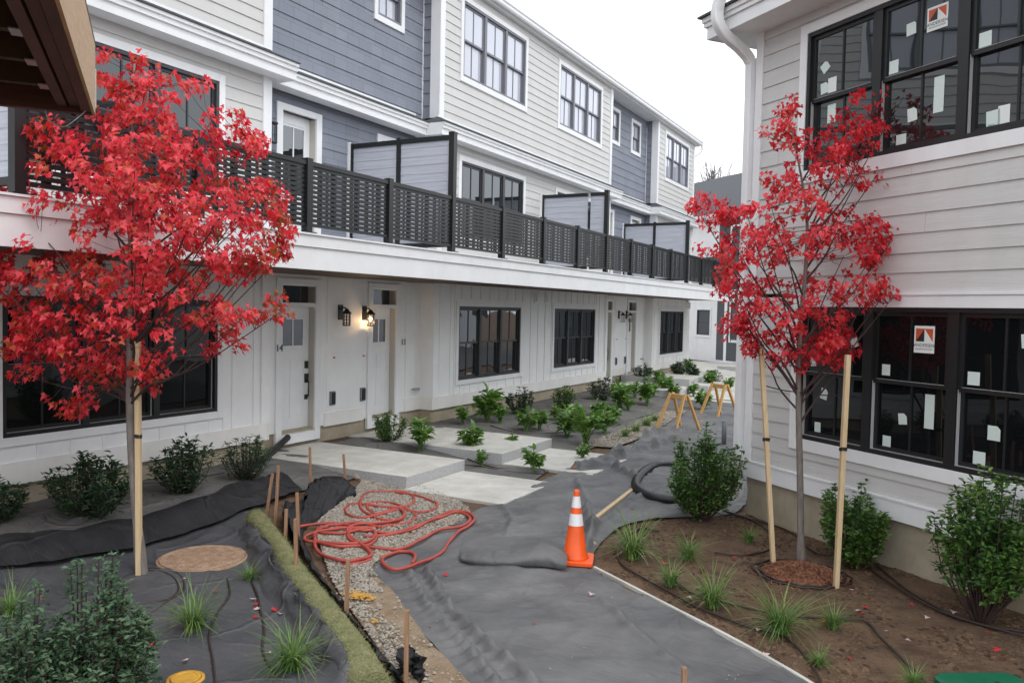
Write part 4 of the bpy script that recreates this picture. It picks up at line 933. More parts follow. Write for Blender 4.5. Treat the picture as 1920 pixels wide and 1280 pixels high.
def maple(base_px, trunk_px, poly, ncl, nleaf, lsz, label, lm, tr_r, dens, rad, depthk=.8, fans=()):
    base = G(*base_px); D = depth(base); k = D/F_PX
    def at(px, py, dd=0.): return ray(px, py)*(D+dd)/1.0 + Vector((0, 0, CAMZ))
    T = thing('maple_tree', label, 'tree', base)
    tp = [base-Vector((0, 0, .1))]+[at(*q) for q in trunk_px]; cur = crom(tp, 6)
    tr = MB(); n = len(cur); tr.tube(cur, [tr_r*(1-.80*(i/(n-1))**1.2)+(.012 if i < 3 else 0) for i in range(n)], 9); tr.build('trunk', M['bark'], T)
    zs = [p.z for p in cur]
    def trunk_at(z):
        for a, b in zip(cur, cur[1:]):
            if a.z <= z <= b.z: return a.lerp(b, (z-a.z)/max(1e-6, b.z-a.z))
        return cur[-1] if z > cur[-1].z else cur[0]
    xs = [p[0] for p in poly]; ys = [p[1] for p in poly]; cl = []
    ymin, ymax = min(ys), max(ys)
    tries = 0
    while len(cl) < ncl and tries < 200000:
        tries += 1
        x, y = rnd.uniform(min(xs), max(xs)), rnd.uniform(ymin, ymax)
        if not inpoly(x, y, poly): continue
        if rnd.random() > dens(x, y): continue
        # half width of the crown at this height -> depth extent
        row = [q for q in range(int(min(xs)), int(max(xs)), 12) if inpoly(q, y, poly)]
        xc, hw = (row[0]+row[-1])/2, max(20, (row[-1]-row[0])/2)
        dd = math.sqrt(max(0, 1-((x-xc)/hw)**2))*hw*k*depthk*rnd.uniform(-1, 1)
        p = at(x, y, dd)
        if noise.noise(p*2.6+Vector((3, 1, 7))) < -.13: continue
        if min(((p-q).length for q in cl), default=9) < .05: continue
        cl.append(p)
    # main limbs to spread of clusters, twigs to nearest limb
    br = MB(); limbs = []
    zlo = at(*trunk_px[0]).z if len(trunk_px) else base.z+1
    zlo = rad['zlo']+base.z
    far = sorted(cl, key=lambda p: -((p-trunk_at(p.z)).length + rnd.random()*.4)); chosen = []
    for p in far:
        if len(chosen) >= rad['limbs']: break
        if all((p-q).length > rad['sep'] for q in chosen): chosen.append(p)
    for p in chosen:
        h = (p-trunk_at(p.z)); r = math.hypot(h.x, h.y); z = max(zlo+rnd.random()*.15, p.z-r*rad['asc']-.1); a = trunk_at(z)
        mid = a.lerp(p, .5)+Vector((0, 0, -.06*r))+rv(.03); q2 = a.lerp(p, .25)+Vector((0, 0, -.02))+rv(.02)
        c = crom([a, q2, mid, p], 5); r0 = min(.014, .0045+.007*(p-a).length); br.tube(c, [r0*(1-.8*i/(len(c)-1)) for i in range(len(c))], 5, False); limbs.append(c)
    for c in [cur[len(cur)//3:]]: limbs.append(c)
    allp = [(q) for c in limbs for q in c]
    for p in cl:
        q = min(allp, key=lambda t: (t-p).length + .9*max(0, t.z-p.z+.05)); 
        if (q-p).length > .04: br.tube([q, q.lerp(p, .5)+Vector((0, 0, -.02))+rv(.02), p], [.0035, .0028, .0018], 4, False)
    br.build('branch', M['twig'], T)
    lf = MB(); per = max(1, nleaf//len(cl))
    for p in cl:
        out = (p-trunk_at(p.z)); out.z = 0; out = out.normalized() if out.length > .05 else Vector((1, 0, 0))
        for j in range(int(per*rnd.uniform(.5, 1.5))):
            o = rv(1); 
            while o.length > 1: o = rv(1)
            q = p+Vector((o.x*rad['cl'], o.y*rad['cl'], o.z*rad['cl']*.9))
            d = (out*.7+Vector((0, 0, -.9))+rv(.9)); nrm = (Vector((0, 0, .8))+rv(.7)+out*.4)
            leaf_maple(lf, q, d, nrm, lsz*rnd.uniform(.6, 1.15))
    cr = lf.build('crown', lm, T); cr['label'] = 'bright red autumn leaves'
    return T
P1 = [(160,75),(200,72),(225,110),(255,110),(285,80),(325,115),(345,155),(390,150),(388,200),(432,195),(462,245),(512,268),(522,325),(548,380),(545,440),(520,500),(485,505),(440,525),(395,520),(400,560),(450,580),(525,548),(540,580),(500,605),(450,655),(380,670),(330,655),(300,700),(275,735),(190,745),(150,770),(60,765),(110,725),(35,700),(12,645),(40,610),(20,560),(-20,540),(-20,480),(25,440),(15,390),(-15,360),(-10,305),(55,290),(50,235),(95,222),(150,250),(170,200)]
def d1(x, y):
    if y > 560: return .55
    if y > 500: return .7
    if y < 160: return .45
    if y < 250: return .6
    if x < 120: return .75
    return .95
T1 = maple((268, 1080), [(248, 860), (243, 700), (246, 560), (245, 430), (247, 280), (252, 120)], P1, 690, 12800, .057, 'large red maple tree staked beside the grey fabric bed on the left', M['red1'], .042, d1, dict(limbs=42, sep=.30, asc=.95, cl=.095, zlo=1.55))
P2 = [(1470,178),(1492,178),(1495,230),(1520,250),(1545,255),(1548,205),(1590,200),(1600,168),(1655,165),(1650,230),(1695,262),(1690,295),(1640,290),(1675,330),(1630,345),(1590,350),(1600,420),(1640,380),(1690,440),(1660,470),(1640,500),(1700,505),(1700,550),(1640,560),(1600,585),(1612,660),(1560,690),(1520,660),(1500,735),(1455,720),(1440,665),(1400,660),(1375,640),(1335,600),(1375,575),(1335,545),(1340,500),(1300,470),(1300,360),(1340,365),(1390,390),(1440,380),(1430,300),(1425,235),(1455,230)]
def d2(x, y):
    if x > 1600 and 340 < y: return .95
    if y > 600: return 1.0
    if x < 1420 and y < 520: return 1.0
    return .68
T2 = maple((1503, 1060), [(1500, 900), (1497, 740), (1500, 620), (1512, 480), (1510, 380), (1482, 230)], P2, 500, 7400, .052, 'slender red maple tree staked on brown soil before the greige wall', M['red'], .036, d2, dict(limbs=30, sep=.26, asc=1.2, cl=.080, zlo=1.40))

def shrub_mesh(h, w, nst, nlf, ll, lw, mt, style='round', seed=0, low=.1, parent=None):
    st = MB(); lf = MB()
    for i in range(nst):
        a = rnd.random()*6.283; r = w/2*math.sqrt(rnd.random()); hh = h*(rnd.uniform(.70, 1.08)*(1-.35*(r/(w/2))**2) if style == 'round' else ((1-.72*r/(w/2))*rnd.uniform(.75, 1.05) if style == 'cone' else rnd.uniform(.5, .98)*(1-.25*(r/(w/2)))*(1.22 if i % 7 == 0 else 1)))
        tip = Vector((math.cos(a)*r, math.sin(a)*r, hh)); b = Vector((math.cos(a)*r*.12, math.sin(a)*r*.12, 0)); mid = b.lerp(tip, .45)+Vector((math.cos(a)*r*.22, math.sin(a)*r*.22, 0))+rv(.015)
        c = crom([b, mid, tip], 6); r0 = .004+.006*h; st.tube(c, [r0*(1-.75*j/(len(c)-1)) for j in range(len(c))], 4, False)
        for j in range(nlf):
            t = low+(1-low)*(rnd.random()**.75); k = min(len(c)-2, int(t*(len(c)-1))); q = c[k].lerp(c[k+1], t*(len(c)-1)-k)
            d = Vector((rnd.uniform(-1, 1), rnd.uniform(-1, 1), rnd.uniform(-.1, .9)))+Vector((math.cos(a), math.sin(a), 0))*.3
            side = rv(.05*w+.012); s_ = rnd.uniform(.7, 1.15)
            leaf_oval(lf, q+side, d, Vector((0, 0, 1))+rv(.5), ll*s_, lw*s_, rnd.uniform(.0, .35))
        for j in range(5):                       # terminal rosette
            aa = j*1.257+rnd.random(); leaf_oval(lf, tip, Vector((math.cos(aa), math.sin(aa), .6)), Vector((0, 0, 1)), ll*.95, lw, .2)
    st.build('stem', M['twig'], parent); lf.build('foliage', mt, parent)
def blade_mesh(lf, c, ln, wd, az, up, droop):
    d = Vector((math.cos(az), math.sin(az), 0)); s = Vector((-d.y, d.x, 0)); prev = None
    for j in range(7):
        t = j/6; p = c+d*(ln*t*(.25+.75*up*t)) + Vector((0, 0, ln*(t*(1.15-up*.3) - droop*t*t)))
        p.z = max(p.z, c.z+.004); w_ = wd*(1-t**2.2)*.5+.0004
        k = lf.vs([p-s*w_, p+s*w_])
        if prev is not None: lf.face((prev, prev+1, k+1, k))
        prev = k
def grass_thing(label, h, n=150):
    T = thing('grass_clump', label, 'grass clump', (0, 0, 0), 'grass clumps in the beds'); lf = MB()
    for i in range(n):
        a = rnd.random()*6.283; up = rnd.random(); c = Vector((rnd.gauss(0, .025), rnd.gauss(0, .025), 0))
        blade_mesh(lf, c, h*rnd.uniform(.7, 1.45), rnd.uniform(.006, .013), a, up*.9+.1, rnd.uniform(.1, .95))
    b = lf.build('blade', M['grass'], T); b['kind'] = 'stuff'; return T
def perennial_thing(label, h, n=20, broad=1.0):
    T = thing('leafy_perennial', label, 'perennial', (0, 0, 0), 'leafy perennials in the middle beds'); st = MB(); lf = MB()
    for i in range(n):
        a = rnd.random()*6.283; r = h*.36*rnd.random()**.6; hh = h*rnd.uniform(.45, 1.0); tip = Vector((math.cos(a)*r, math.sin(a)*r, hh))
        c = crom([Vector((rnd.gauss(0, .02), rnd.gauss(0, .02), 0)), tip*.55+Vector((0, 0, .03)), tip], 4); st.tube(c, [.006, ]*(len(c)-1)+[.003], 4, False)
        for j in range(rnd.choice((6, 8, 9, 11))):
            q = c[rnd.randint(len(c)//3, len(c)-1)]; d = Vector((math.cos(a+rnd.uniform(-1.4, 1.4)), math.sin(a+rnd.uniform(-1.4, 1.4)), rnd.uniform(.0, 1.1)))
            s_ = rnd.uniform(.6, 1.1)*broad; leaf_oval(lf, q, d, Vector((0, 0, 1))+rv(.3), .135*s_, .075*s_, rnd.uniform(0, .5))
    st.build('stalk', M['green_l'], T); lf.build('foliage', M['green_l'], T); return T
def place(T, p, sc, rz, label=None):
    T.location = p; T.scale = (sc,)*3; T.rotation_euler = (0, 0, rz)
    if label: T['label'] = label
# grass: one sculpted clump of each of three habits, copied
GRS = [(1185,1050,95,'grass clump nearest the cone at the soil bed corner'),(1290,1052,62,'grass clump on bare soil right of the cone, behind the others'),(1257,1102,60,'small grass clump between the cone and the drip tube'),(1335,1142,88,'dark grass clump beside the edge strip, right of the fabric path'),(1462,1192,108,'tall bending grass clump in front of the staked maple'),(1562,1182,62,'spreading grass clump just right of the tall bending one'),(1535,1252,45,'small pale grass clump low in the soil bed'),(1405,1018,38,'tiny dark grass clump left of the maple stake'),(1712,1292,55,'grass clump cut by the lower frame edge near the green lid'),
 (362,1185,100,'grass clump left of the drip tubes on grey fabric'),(548,1262,120,'large grass clump beside the green straw roll'),(468,1092,45,'grass clump flattened beside the rusty manhole lid'),(22,1160,80,'rusty tinged grass clump at the left picture edge'),
 (1172,822,32,'near grass clump on the far gravel strip'),(1192,812,30,'second grass clump along the far gravel strip'),(1212,802,34,'third grass clump along the far gravel strip'),(1228,792,26,'last grass clump at the end of the gravel strip'),(1620,985,60,'thin upright grass clump against the foundation behind the stake')]
gp = None; protos = []
for i, (x, y, hp, lb) in enumerate(GRS):
    p = G(x, y, .012); h = .84*hp*mpp(p)
    if i < 3: T = grass_thing(lb, .36); protos.append(T)
    else: T = copy_tree(protos[i % 3])
    place(T, p, h/.36, i*2.1, lb)
HST = [(790,848,60,'bushy perennial left of the second stoop slab'),(883,850,46,'upright perennial between the two near stoops'),(902,877,30,'short perennial at the drip tubes between the stoops'),(1000,888,44,'perennial beside the low landing slab of door 13'),(868,798,34,'low perennial nearest the corner of the bay wall'),(912,792,56,'tall perennial leaning on the bay foundation'),(938,795,36,'small perennial right of the leaning one'),(988,812,40,'drooping perennial below the first round shrub'),(1012,808,38,'narrow perennial right of the drooping one'),(1062,820,48,'broad perennial in the centre of the middle bed'),(1100,836,72,'largest broad perennial at the front of the middle bed'),(1134,815,46,'dark perennial right of the largest one'),(1080,795,34,'perennial behind the broad central one'),(1162,766,42,'perennial in front of the darkest round shrub'),(1178,772,28,'slim perennial left of the sawhorses'),(1214,762,46,'perennial left of the sawhorse in the back row'),(1190,748,30,'perennial by the far stoop edge'),(1246,738,30,'far perennial before the distant stoop'),(1262,748,30,'far perennial above the near sawhorse'),(1300,745,26,'pale perennial between the two sawhorses'),(1330,728,30,'perennial clump at the distant landing'),(1318,768,30,'perennial framed by the legs of the rear sawhorse'),(1290,700,26,'perennial under the last bay window'),(960,842,26,'young perennial beside the second stoop slab edge'),(1040,790,28,'small perennial between the two round shrubs'),(1150,795,30,'loose perennial just left of the gravel strip'),(1225,745,26,'small perennial behind the near sawhorse'),(1120,782,28,'young perennial under the middle bay window'),(890,775,26,'small perennial close to the bay foundation'),(1236,722,24,'tiny perennial at the distant stoop corner'),(1366,735,26,'perennial clump beyond the rear sawhorse'),(1092,862,26,'yellowing low perennial at the fabric edge')]
protos = []
for i, (x, y, hp, lb) in enumerate(HST):
    p = G(x, y, .01); h = 1.04*hp*mpp(p)
    if i < 4: T = perennial_thing(lb, .42, 15+3*(i % 3), (1.0, 1.25, .8, 1.1)[i]); protos.append(T)
    else: T = copy_tree(protos[i % 4])
    place(T, p, h/.42, i*1.7, lb)
def shrub(label, px, py, hp, wp, mt, nst, nlf, ll, lw, style='round', low=.1, dz=0):
    p = G(px, py, dz); k = mpp(p); T = thing('shrub', label, 'shrub', (0, 0, 0)); shrub_mesh(hp*k, wp*k, nst, nlf, ll, lw, mt, style, low=low, parent=T); T.location = p; return T
GD = M['green_d']; GM = M['green_m']
shrub('dark glossy shrub cut by the left picture edge', -10, 985, 85, 110, GD, 26, 34, .075, .028)
shrub('wide dark rhododendron left of the big stake', 168, 972, 118, 150, GD, 42, 40, .080, .030)
shrub('dark rhododendron right of the big stake', 345, 928, 104, 112, GD, 36, 36, .080, .028)
shrub('feathery dark shrub beside the corrugated pipe by door 14', 462, 902, 86, 92, GD, 34, 38, .062, .018)
shrub('round dark shrub between the two doorsteps', 730, 830, 60, 62, GM, 30, 34, .060, .028)
SH = [(974,778,50,54,'round shrub under the window nearest door 13',0),(1053,767,42,50,'light green round shrub between the two bay windows',1),(1128,752,44,56,'darkest round shrub at the far end of the bay',0),(1204,716,34,38,'small shrub before the second pair of doors',0),(1270,706,26,28,'dark shrub under the last bay window',0),(1296,712,28,30,'dark shrub right of the last bay window',0),(1336,722,28,32,'small shrub near the distant stoop',0)]
for x, y, h, w_, lb, q in SH: shrub(lb, x, y, h, w_, GM if q else GD, 26, 26, .085 if x < 1150 else .10, .032)
shrub('leafy holly shrub before the corrugated pipe loop by the downspout', 1318, 975, 185, 140, GM, 46, 80, .062, .036, 'tall', .22)
shrub('holly shrub behind the right hand maple stake', 1598, 1062, 170, 118, GM, 40, 76, .058, .033, 'tall', .15)
shrub('one tall shoot of holly rising above the shrub behind the stake', 1628, 1050, 195, 22, GM, 2, 34, .050, .028, 'tall', .3)
shrub('large leggy holly shrub at the right edge before the dark windows', 1838, 1165, 310, 190, GM, 56, 80, .062, .036, 'tall', .42)
shrub('green shrub in front of the path holly, low to the fabric', 1285, 960, 85, 60, GM, 16, 30, .05, .026, 'tall', .2)
shrub('large grey green shrub filling the lower left corner', 178, 1330, 345, 230, M['green_g'], 70, 90, .042, .023, 'cone', .12)
shrub('lower reddish stemmed grey green shrub at the left edge of the corner', 40, 1350, 240, 210, M['green_g'], 54, 80, .038, .020, 'tall', .12)
# bare tree and far trees
for px, py, hp, lb in ((1330, 700, 405, 'bare grey tree standing beyond the distant house roof'),):
    d = ray(px, 600)*58; b = Vector((d.x, d.y, 0)); T = thing('bare_tree', lb, 'tree', b); mb = MB()
    mb.tube([b, b+Vector((0, 0, 6))], [.25, .15], 7)
    t_ = mb.build('trunk', M['bark'], T); mb = MB()
    for i in range(170):
        a = rnd.random()*6.28; r = rnd.random()*4.5; z = 7.5+rnd.random()*6.3*(1-(r/7)); s0 = b+Vector((math.cos(a)*r*.2, math.sin(a)*r*.2, 5+rnd.random()*2)); s1 = b+Vector((math.cos(a)*r, math.sin(a)*r, z))
        mb.tube(crom([s0, s0.lerp(s1, .5)+rv(.3), s1], 3), [.05]*3+[.03]*3+[.02], 3, False)
        for j in range(6): mb.tube([s1-(s1-s0)*rnd.random()*.5, s1+rv(.9)], [.025, .012], 3, False)
    mb.build('branch', M['bark'], T)

# ------------------------------------------------------------------ small things
def stake(bpx, tpx, w_, mt, label, group=None, strap=None, name='wooden_stake', t_=None, back=0):
    b = G(*bpx); D = depth(b)-back; top = ray(*tpx)*D+Vector((0, 0, CAMZ)); a = b-Vector((0, 0, .12)); 
    T = thing(name, label, 'stake', b, group); mb = MB(); d = (top-a).normalized(); w2 = w_
    mb.beam(a, top-d*.0, w2, t_ or w2*.8, up=RT); mb.build('post', mt, T, bevel=.002)
    if strap:
        c = a.lerp(top, strap); q = MB(); r = w2*.62
        for zz in (-.012, 0, .010): q.tube([c+RT*(r*math.cos(i*.5236+.26))*1.0+FW*(r*math.sin(i*.5236+.26))+Vector((0, 0, zz+.004*math.sin(i))) for i in range(13)], .006, 5, False)
        q.build('strap', M['pipe'], T)
    return T, a, top
stake((1452, 1060), (1427, 650), .052, M['stake'], 'pine support stake left of the slender maple', 'tree support stakes', .60)
stake((1567, 1104), (1590, 665), .052, M['stake'], 'pine support stake right of the slender maple', 'tree support stakes', .62)
stake((261, 1082), (258, 640), .046, M['stake'], 'pine support stake in front of the large maple trunk', 'tree support stakes', .62, t_=.046)
# webbing between stakes and trunk
tm = ray(1497, 735)*depth(G(1503, 1060))+Vector((0, 0, CAMZ))
sl_ = ray(1432, 722)*depth(G(1452, 1060))+Vector((0, 0, CAMZ)); sr_ = ray(1586, 742)*depth(G(1567, 1104))+Vector((0, 0, CAMZ))
mb = MB(); mb.tube(crom([sl_, sl_.lerp(tm, .5)+Vector((0, 0, -.012)), tm], 5), .006, 5); mb.tube(crom([tm, tm.lerp(sr_, .5)+Vector((0, 0, -.01)), sr_], 5), .006, 5)
tag(mb.build('tree_tie', M['pipe']), 'black webbing tie from the slender maple trunk to its two stakes', 'tree tie')
SW = M['stake2']
FS = [((583,925),(581,838),'upright thin stake behind the silt fence before the door 14 slab'),((650,915),(644,851),'thin stake nearest the stone at the back of the gravel'),((496,972),(511,888),'leftmost leaning stake at the end of the green straw roll'),((515,995),(522,873),'leaning stake with a split top second from the left'),((561,1032),(557,923),'stake standing behind the front pair by the hose'),((534,1036),(537,954),'short stake at the bend of the straw roll'),((556,1100),(554,972),'tallest front stake between straw roll and hose'),((647,1182),(653,1047),'stake beside the yellow paint mark on the gravel'),((761,1290),(763,1143),'dark stake at the lower end of the silt fence'),((1283,1330),(1283,1250),'stake top rising at the lower frame edge on the fabric path')]
for b, t, lb in FS: stake(b, t, .036, SW, lb, 'grade stakes')
# traffic cone
cb = G(1078, 1056, .03); CN = thing('traffic_cone', 'orange traffic cone with two white reflective bands on the fabric path', 'traffic cone', cb)
ang = .35; cs, sn = math.cos(ang), math.sin(ang)
def rp(x, y, z): return (cb.x+x*cs-y*sn, cb.y+x*sn+y*cs, cb.z+z)
mb = MB(); q = [(-.18, -.16), (-.16, -.18), (.16, -.18), (.18, -.16), (.18, .16), (.16, .18), (-.16, .18), (-.18, .16)]
n = mb.vs([rp(x, y, .0) for x, y in q]+[rp(x, y, .03) for x, y in q]+[rp(x*.93, y*.93, .036) for x, y in q])
for a in (0, 8):
    for k in range(8): mb.face((n+a+k, n+a+(k+1) % 8, n+a+8+(k+1) % 8, n+a+8+k))
mb.face([n+16+k for k in range(8)]); mb.face([n+k for k in range(8)][::-1]); mb.build('base', M['orange'], CN)
def cr_(z): return .118-(.118-.026)*((z-.05)/.64)
mb = MB(); mb.lathe(cb, [(.135, .034), (.130, .05), (cr_(.07), .07), (cr_(.36), .36), (cr_(.50), .50), (cr_(.66), .66), (.030, .69), (.024, .705), (.018, .705)], 32); mb.build('body', M['orange'], CN)
for z0_, z1_ in ((.36, .475), (.535, .645)):
    mb = MB(); mb.lathe(cb, [(cr_(z0_)+.0015, z0_), (cr_(z1_)+.0015, z1_)], 32); mb.f = mb.f[:-2]; mb.mi = mb.mi[:-2]; mb.sm = mb.sm[:-2]; mb.build('reflective_band', M['refl'], CN)
# hose
def hz(pts, lift=.03): return [G(x, y, lift) for x, y in pts]
cA = lambda L: [(440+x/4, 780+y/4) for x, y in L]
cB = lambda L: [(640+x/2.977, 850+y/2.977) for x, y in L]
runs = [cB([(0,635),(60,640),(130,630),(162,605),(140,560),(60,520),(30,470),(60,430),(140,418),(250,415),(335,395),(350,360),(300,330),(200,358),(148,330),(150,302),(210,290),(300,302),(375,335),(417,370),(395,400),(330,415),(180,435),(60,440),(-60,428),(-130,440),(-140,480)]),
 cB([(330,400),(200,385),(110,330),(115,265),(150,238),(250,232),(350,237),(402,262),(395,300),(335,320),(200,316),(80,300),(28,320),(28,358),(80,380),(150,380),(230,360),(330,335),(450,352),(520,330),(533,302),(490,280),(402,252),(300,240)]),
 cB([(130,490),(280,478),(400,450),(520,385),(620,347),(700,352),(742,385),(715,425),(650,465),(600,520),(560,580),(480,625),(380,662),(300,677),(240,655),(230,612),(280,590),(330,575),(390,580),(412,605),(395,645)]),
 cB([(200,470),(300,470),(420,430),(550,385),(640,352),(700,370),(716,400),(660,438),(540,458),(440,512),(330,562),(200,558),(100,545),(0,552),(-60,545),(-130,520),(-150,480),(-100,440),(0,425),(100,415),(220,440)]),
 cA([(415,935),(412,900),(440,880),(500,865),(600,850),(720,845),(830,852),(880,870),(850,920),(860,960),(930,1000),(1000,1010),(1060,960),(1050,910),(1000,885),(920,900),(800,920),(700,920),(640,910),(640,880),(700,870)]),
 cA([(520,970),(540,940),(640,905),(760,890),(860,885),(960,900),(1040,900),(1050,940),(1000,985),(900,1000),(760,1000),(640,990),(560,985),(520,972)]),
 cA([(603,960),(598,1010),(620,1060),(680,1105),(760,1132),(870,1140),(960,1120),(1022,1095),(1010,1060),(950,1010),(880,960),(845,910),(870,870),(960,850),(1100,842),(1240,820),(1270,770),(1240,740)])]
mb = MB()
for i, r_ in enumerate(runs):
    P = crom(hz(r_, .045+.004*i), 5); P = [p+Vector((0, 0, .016*max(0, noise.noise(p*4+Vector((i, 0, 0))))))for p in P]; mb.tube(P, .0175, 8)
tag(mb.build('air_hose', M['hose']), 'tangled red hose lying in loops on pale gravel', 'hose')
# wattle
wc = [G(x, y, .085) for x, y in ((478, 984), (498, 1012), (522, 1044), (542, 1080), (563, 1112), (596, 1155), (635, 1210), (668, 1258), (700, 1320))]
P = crom(wc, 12); mb = MB(); mb.tube(P, [(.045 if i == 0 else .098 if i < 3 else .106+.018*i/len(P))+.010*noise.noise(Vector((i*.5, 0, 0))) for i in range(len(P))], 18)
WT = mb.build('erosion_wattle', M['wattle']); tag(WT, 'green tinged straw erosion roll curving along the black silt fabric', 'straw roll')
mb = MB()
for i in range(5200):
    k = rnd.randrange(len(P)-1); p = P[k].lerp(P[k+1], rnd.random()); t = (P[k+1]-P[k]).normalized(); a = rnd.random()*3.6-.2; s_ = t.cross(Vector((0, 0, 1))).normalized()
    n = s_*math.cos(a)+Vector((0, 0, 1))*math.sin(a); q = p+n*(.106+.018*k/len(P)); d = (t*rnd.uniform(-1, 1)+s_*rnd.uniform(-.8, .8)+n*.25+rv(.2)).normalized()*rnd.uniform(.02, .05); w_ = d.cross(n).normalized()*.0016
    mb.poly([q-w_, q+w_, q+d])
fb = mb.build('straw_fibre', M['fibre'], WT); fb['kind'] = 'stuff'
# silt fence
def drape(bot, top, name, label, mt, seed, amp=.035, nz=9, k=10):
    b = crom(bot, k); t = crom(top, k); mb = MB(); mb.smooth = True; n = nz+1
    for i, (p, q) in enumerate(zip(b, t)):
        tt = (b[min(i+1, len(b)-1)]-b[max(i-1, 0)]); s_ = tt.cross(Vector((0, 0, 1))).normalized()
        for j in range(n):
            v = j/nz; x = p.lerp(q, v); x = x+s_*amp*(noise.noise(Vector((i*.35, v*2.2, seed)))+.6*noise.noise(Vector((i*.9+v*3, v*1.5, seed+5))))*(.3+v)*1.6; mb.v.append(tuple(x))
    for i in range(len(b)-1):
        for j in range(nz): a = i*n+j; mb.face((a, a+n, a+n+1, a+1))
    o = mb.build(name, mt); sd = o.modifiers.new('thickness', 'SOLIDIFY'); sd.thickness = .003; return tag(o, label, 'silt fence')
def up(L, hs): return [G(x, y, .0)+Vector((0, 0, h)) for (x, y), h in zip(L, hs)]
def dr(b, t, *a): drape([G(x, y) for x, y in b], [G(x, y)+Vector((0, 0, h)) for x, y, h in t], *a)
dr([(667,932),(632,952),(588,980),(566,1002),(553,1030),(548,1062)], [(670,936,.03),(650,928,.22),(602,932,.26),(582,945,.24),(556,965,.13),(532,976,.24),(512,985,.38)], 'silt_fence', 'black silt fabric sagging between the thin stakes behind the gravel', M['silt'], 3, .06)
dr([(566,1000),(590,1060),(618,1110),(652,1150),(684,1195),(722,1240),(765,1290)], [(526,992,.28),(556,1050,.22),(585,1102,.20),(618,1145,.19),(650,1192,.18),(690,1242,.17),(735,1300,.17)], 'silt_fence', 'black silt fabric strip sloping between the straw roll and the gravel', M['silt'], 9, .022)
dr([(440,1000),(462,1060),(500,1130),(552,1200),(620,1290)], [(470,1000,.14),(490,1050,.20),(530,1115,.19),(580,1180,.19),(655,1280,.18)], 'fabric_flap', 'black fabric flap turned up against the left side of the straw roll', M['fabric3'], 21, .05)
drape(up([(745,1290),(770,1270),(790,1290)], [0]*3), up([(742,1280),(768,1262),(786,1285)], [.16,.20,.10]), 'silt_fence_end', 'crumpled black fabric bunched round the dark lower stake', M['silt'], 31, .07)
# rolled dark fabric band across the left bed
RB = [(-60,1052),(0,1050),(110,1038),(240,1015),(340,985),(430,950),(495,928),(530,918)]
P = crom([G(x, y, .03) for x, y in RB], 8); mb = MB(); mb.smooth = True
for i, p in enumerate(P):
    t = (P[min(i+1, len(P)-1)]-P[max(i-1, 0)]).normalized(); s_ = t.cross(Vector((0, 0, 1))).normalized(); wv = 1+.25*noise.noise(Vector((i*.25, 3, 1)))
    for u, z in ((-.20, -.03), (-.20, .09), (-.13, .17), (-.03, .20), (.08, .18), (.18, .11), (.34, .015)): mb.v.append(tuple(p+s_*u*wv+Vector((0, 0, z*wv+.01*noise.noise(Vector((i*.6, u*9, 2)))))))
for i in range(len(P)-1):
    for j in range(6): a = i*7+j; mb.face((a, a+7, a+8, a+1))
tag(mb.build('folded_fabric', M['silt']), 'long black folded roll of fabric crossing the left bed to the fence', 'folded fabric')
# lifted fabric flap before the cone
P0 = [G(x, y, .035) for x, y in ((865, 1058), (900, 1066), (960, 1068), (1010, 1068), (1060, 1074))]
P1_ = [G(x, y, .02)+Vector((0, 0, h)) for (x, y), h in zip(((858, 1066), (898, 1080), (960, 1084), (1018, 1084), (1066, 1086)), (.10, .18, .20, .30, .20))]
P2_ = [G(x, y, .02) for x, y in ((870, 1010), (920, 1005), (975, 1005), (1020, 1010), (1062, 1025))]
mb = MB(); mb.smooth = True; A_, B_, C_ = crom(P0, 8), crom(P1_, 8), crom(P2_, 8)
for i in range(len(A_)):
    for v in [x/8 for x in range(9)]:
        p = A_[i]*(1-v)**2+B_[i]*2*v*(1-v)*1.0+C_[i]*v*v; p.z += .02*noise.noise(Vector((i*.5, v*3, 4)))*math.sin(v*3.14); mb.v.append(tuple(p))
for i in range(len(A_)-1):
    for j in range(8): a = i*9+j; mb.face((a, a+9, a+10, a+1))
tag(mb.build('fabric_fold', M['fabric']), 'raised fold of grey fabric overlapping the path just left of the cone', 'fabric fold')
# corrugated pipes
def corr(pts, r, label):
    P = crom(pts, 14); Q = []; L = 0; R_ = []
    step = .016; out = [P[0]]
    for a, b in zip(P, P[1:]):
        k = max(1, int((b-a).length/step)); out += [a.lerp(b, j/k) for j in range(1, k+1)]
    mb = MB(); mb.tube(out, [r*(1+.06*(1 if (i//1) % 2 else -1)) for i in range(len(out))], 16); return tag(mb.build('corrugated_pipe', M['pipe']), label, 'pipe')
corr([G(470, 880, .06), G(500, 865, .08), G(522, 850, .12), G(540, 842, .20)], .048, 'short black corrugated pipe sticking up beside the door 14 stoop')
corr([G(1262, 880, .075), G(1225, 883, .075), G(1200, 900, .075), G(1192, 920, .075), G(1212, 938, .075), G(1250, 946, .075), G(1290, 948, .07)], .062, 'black corrugated pipe curled in a loop on the path fabric')
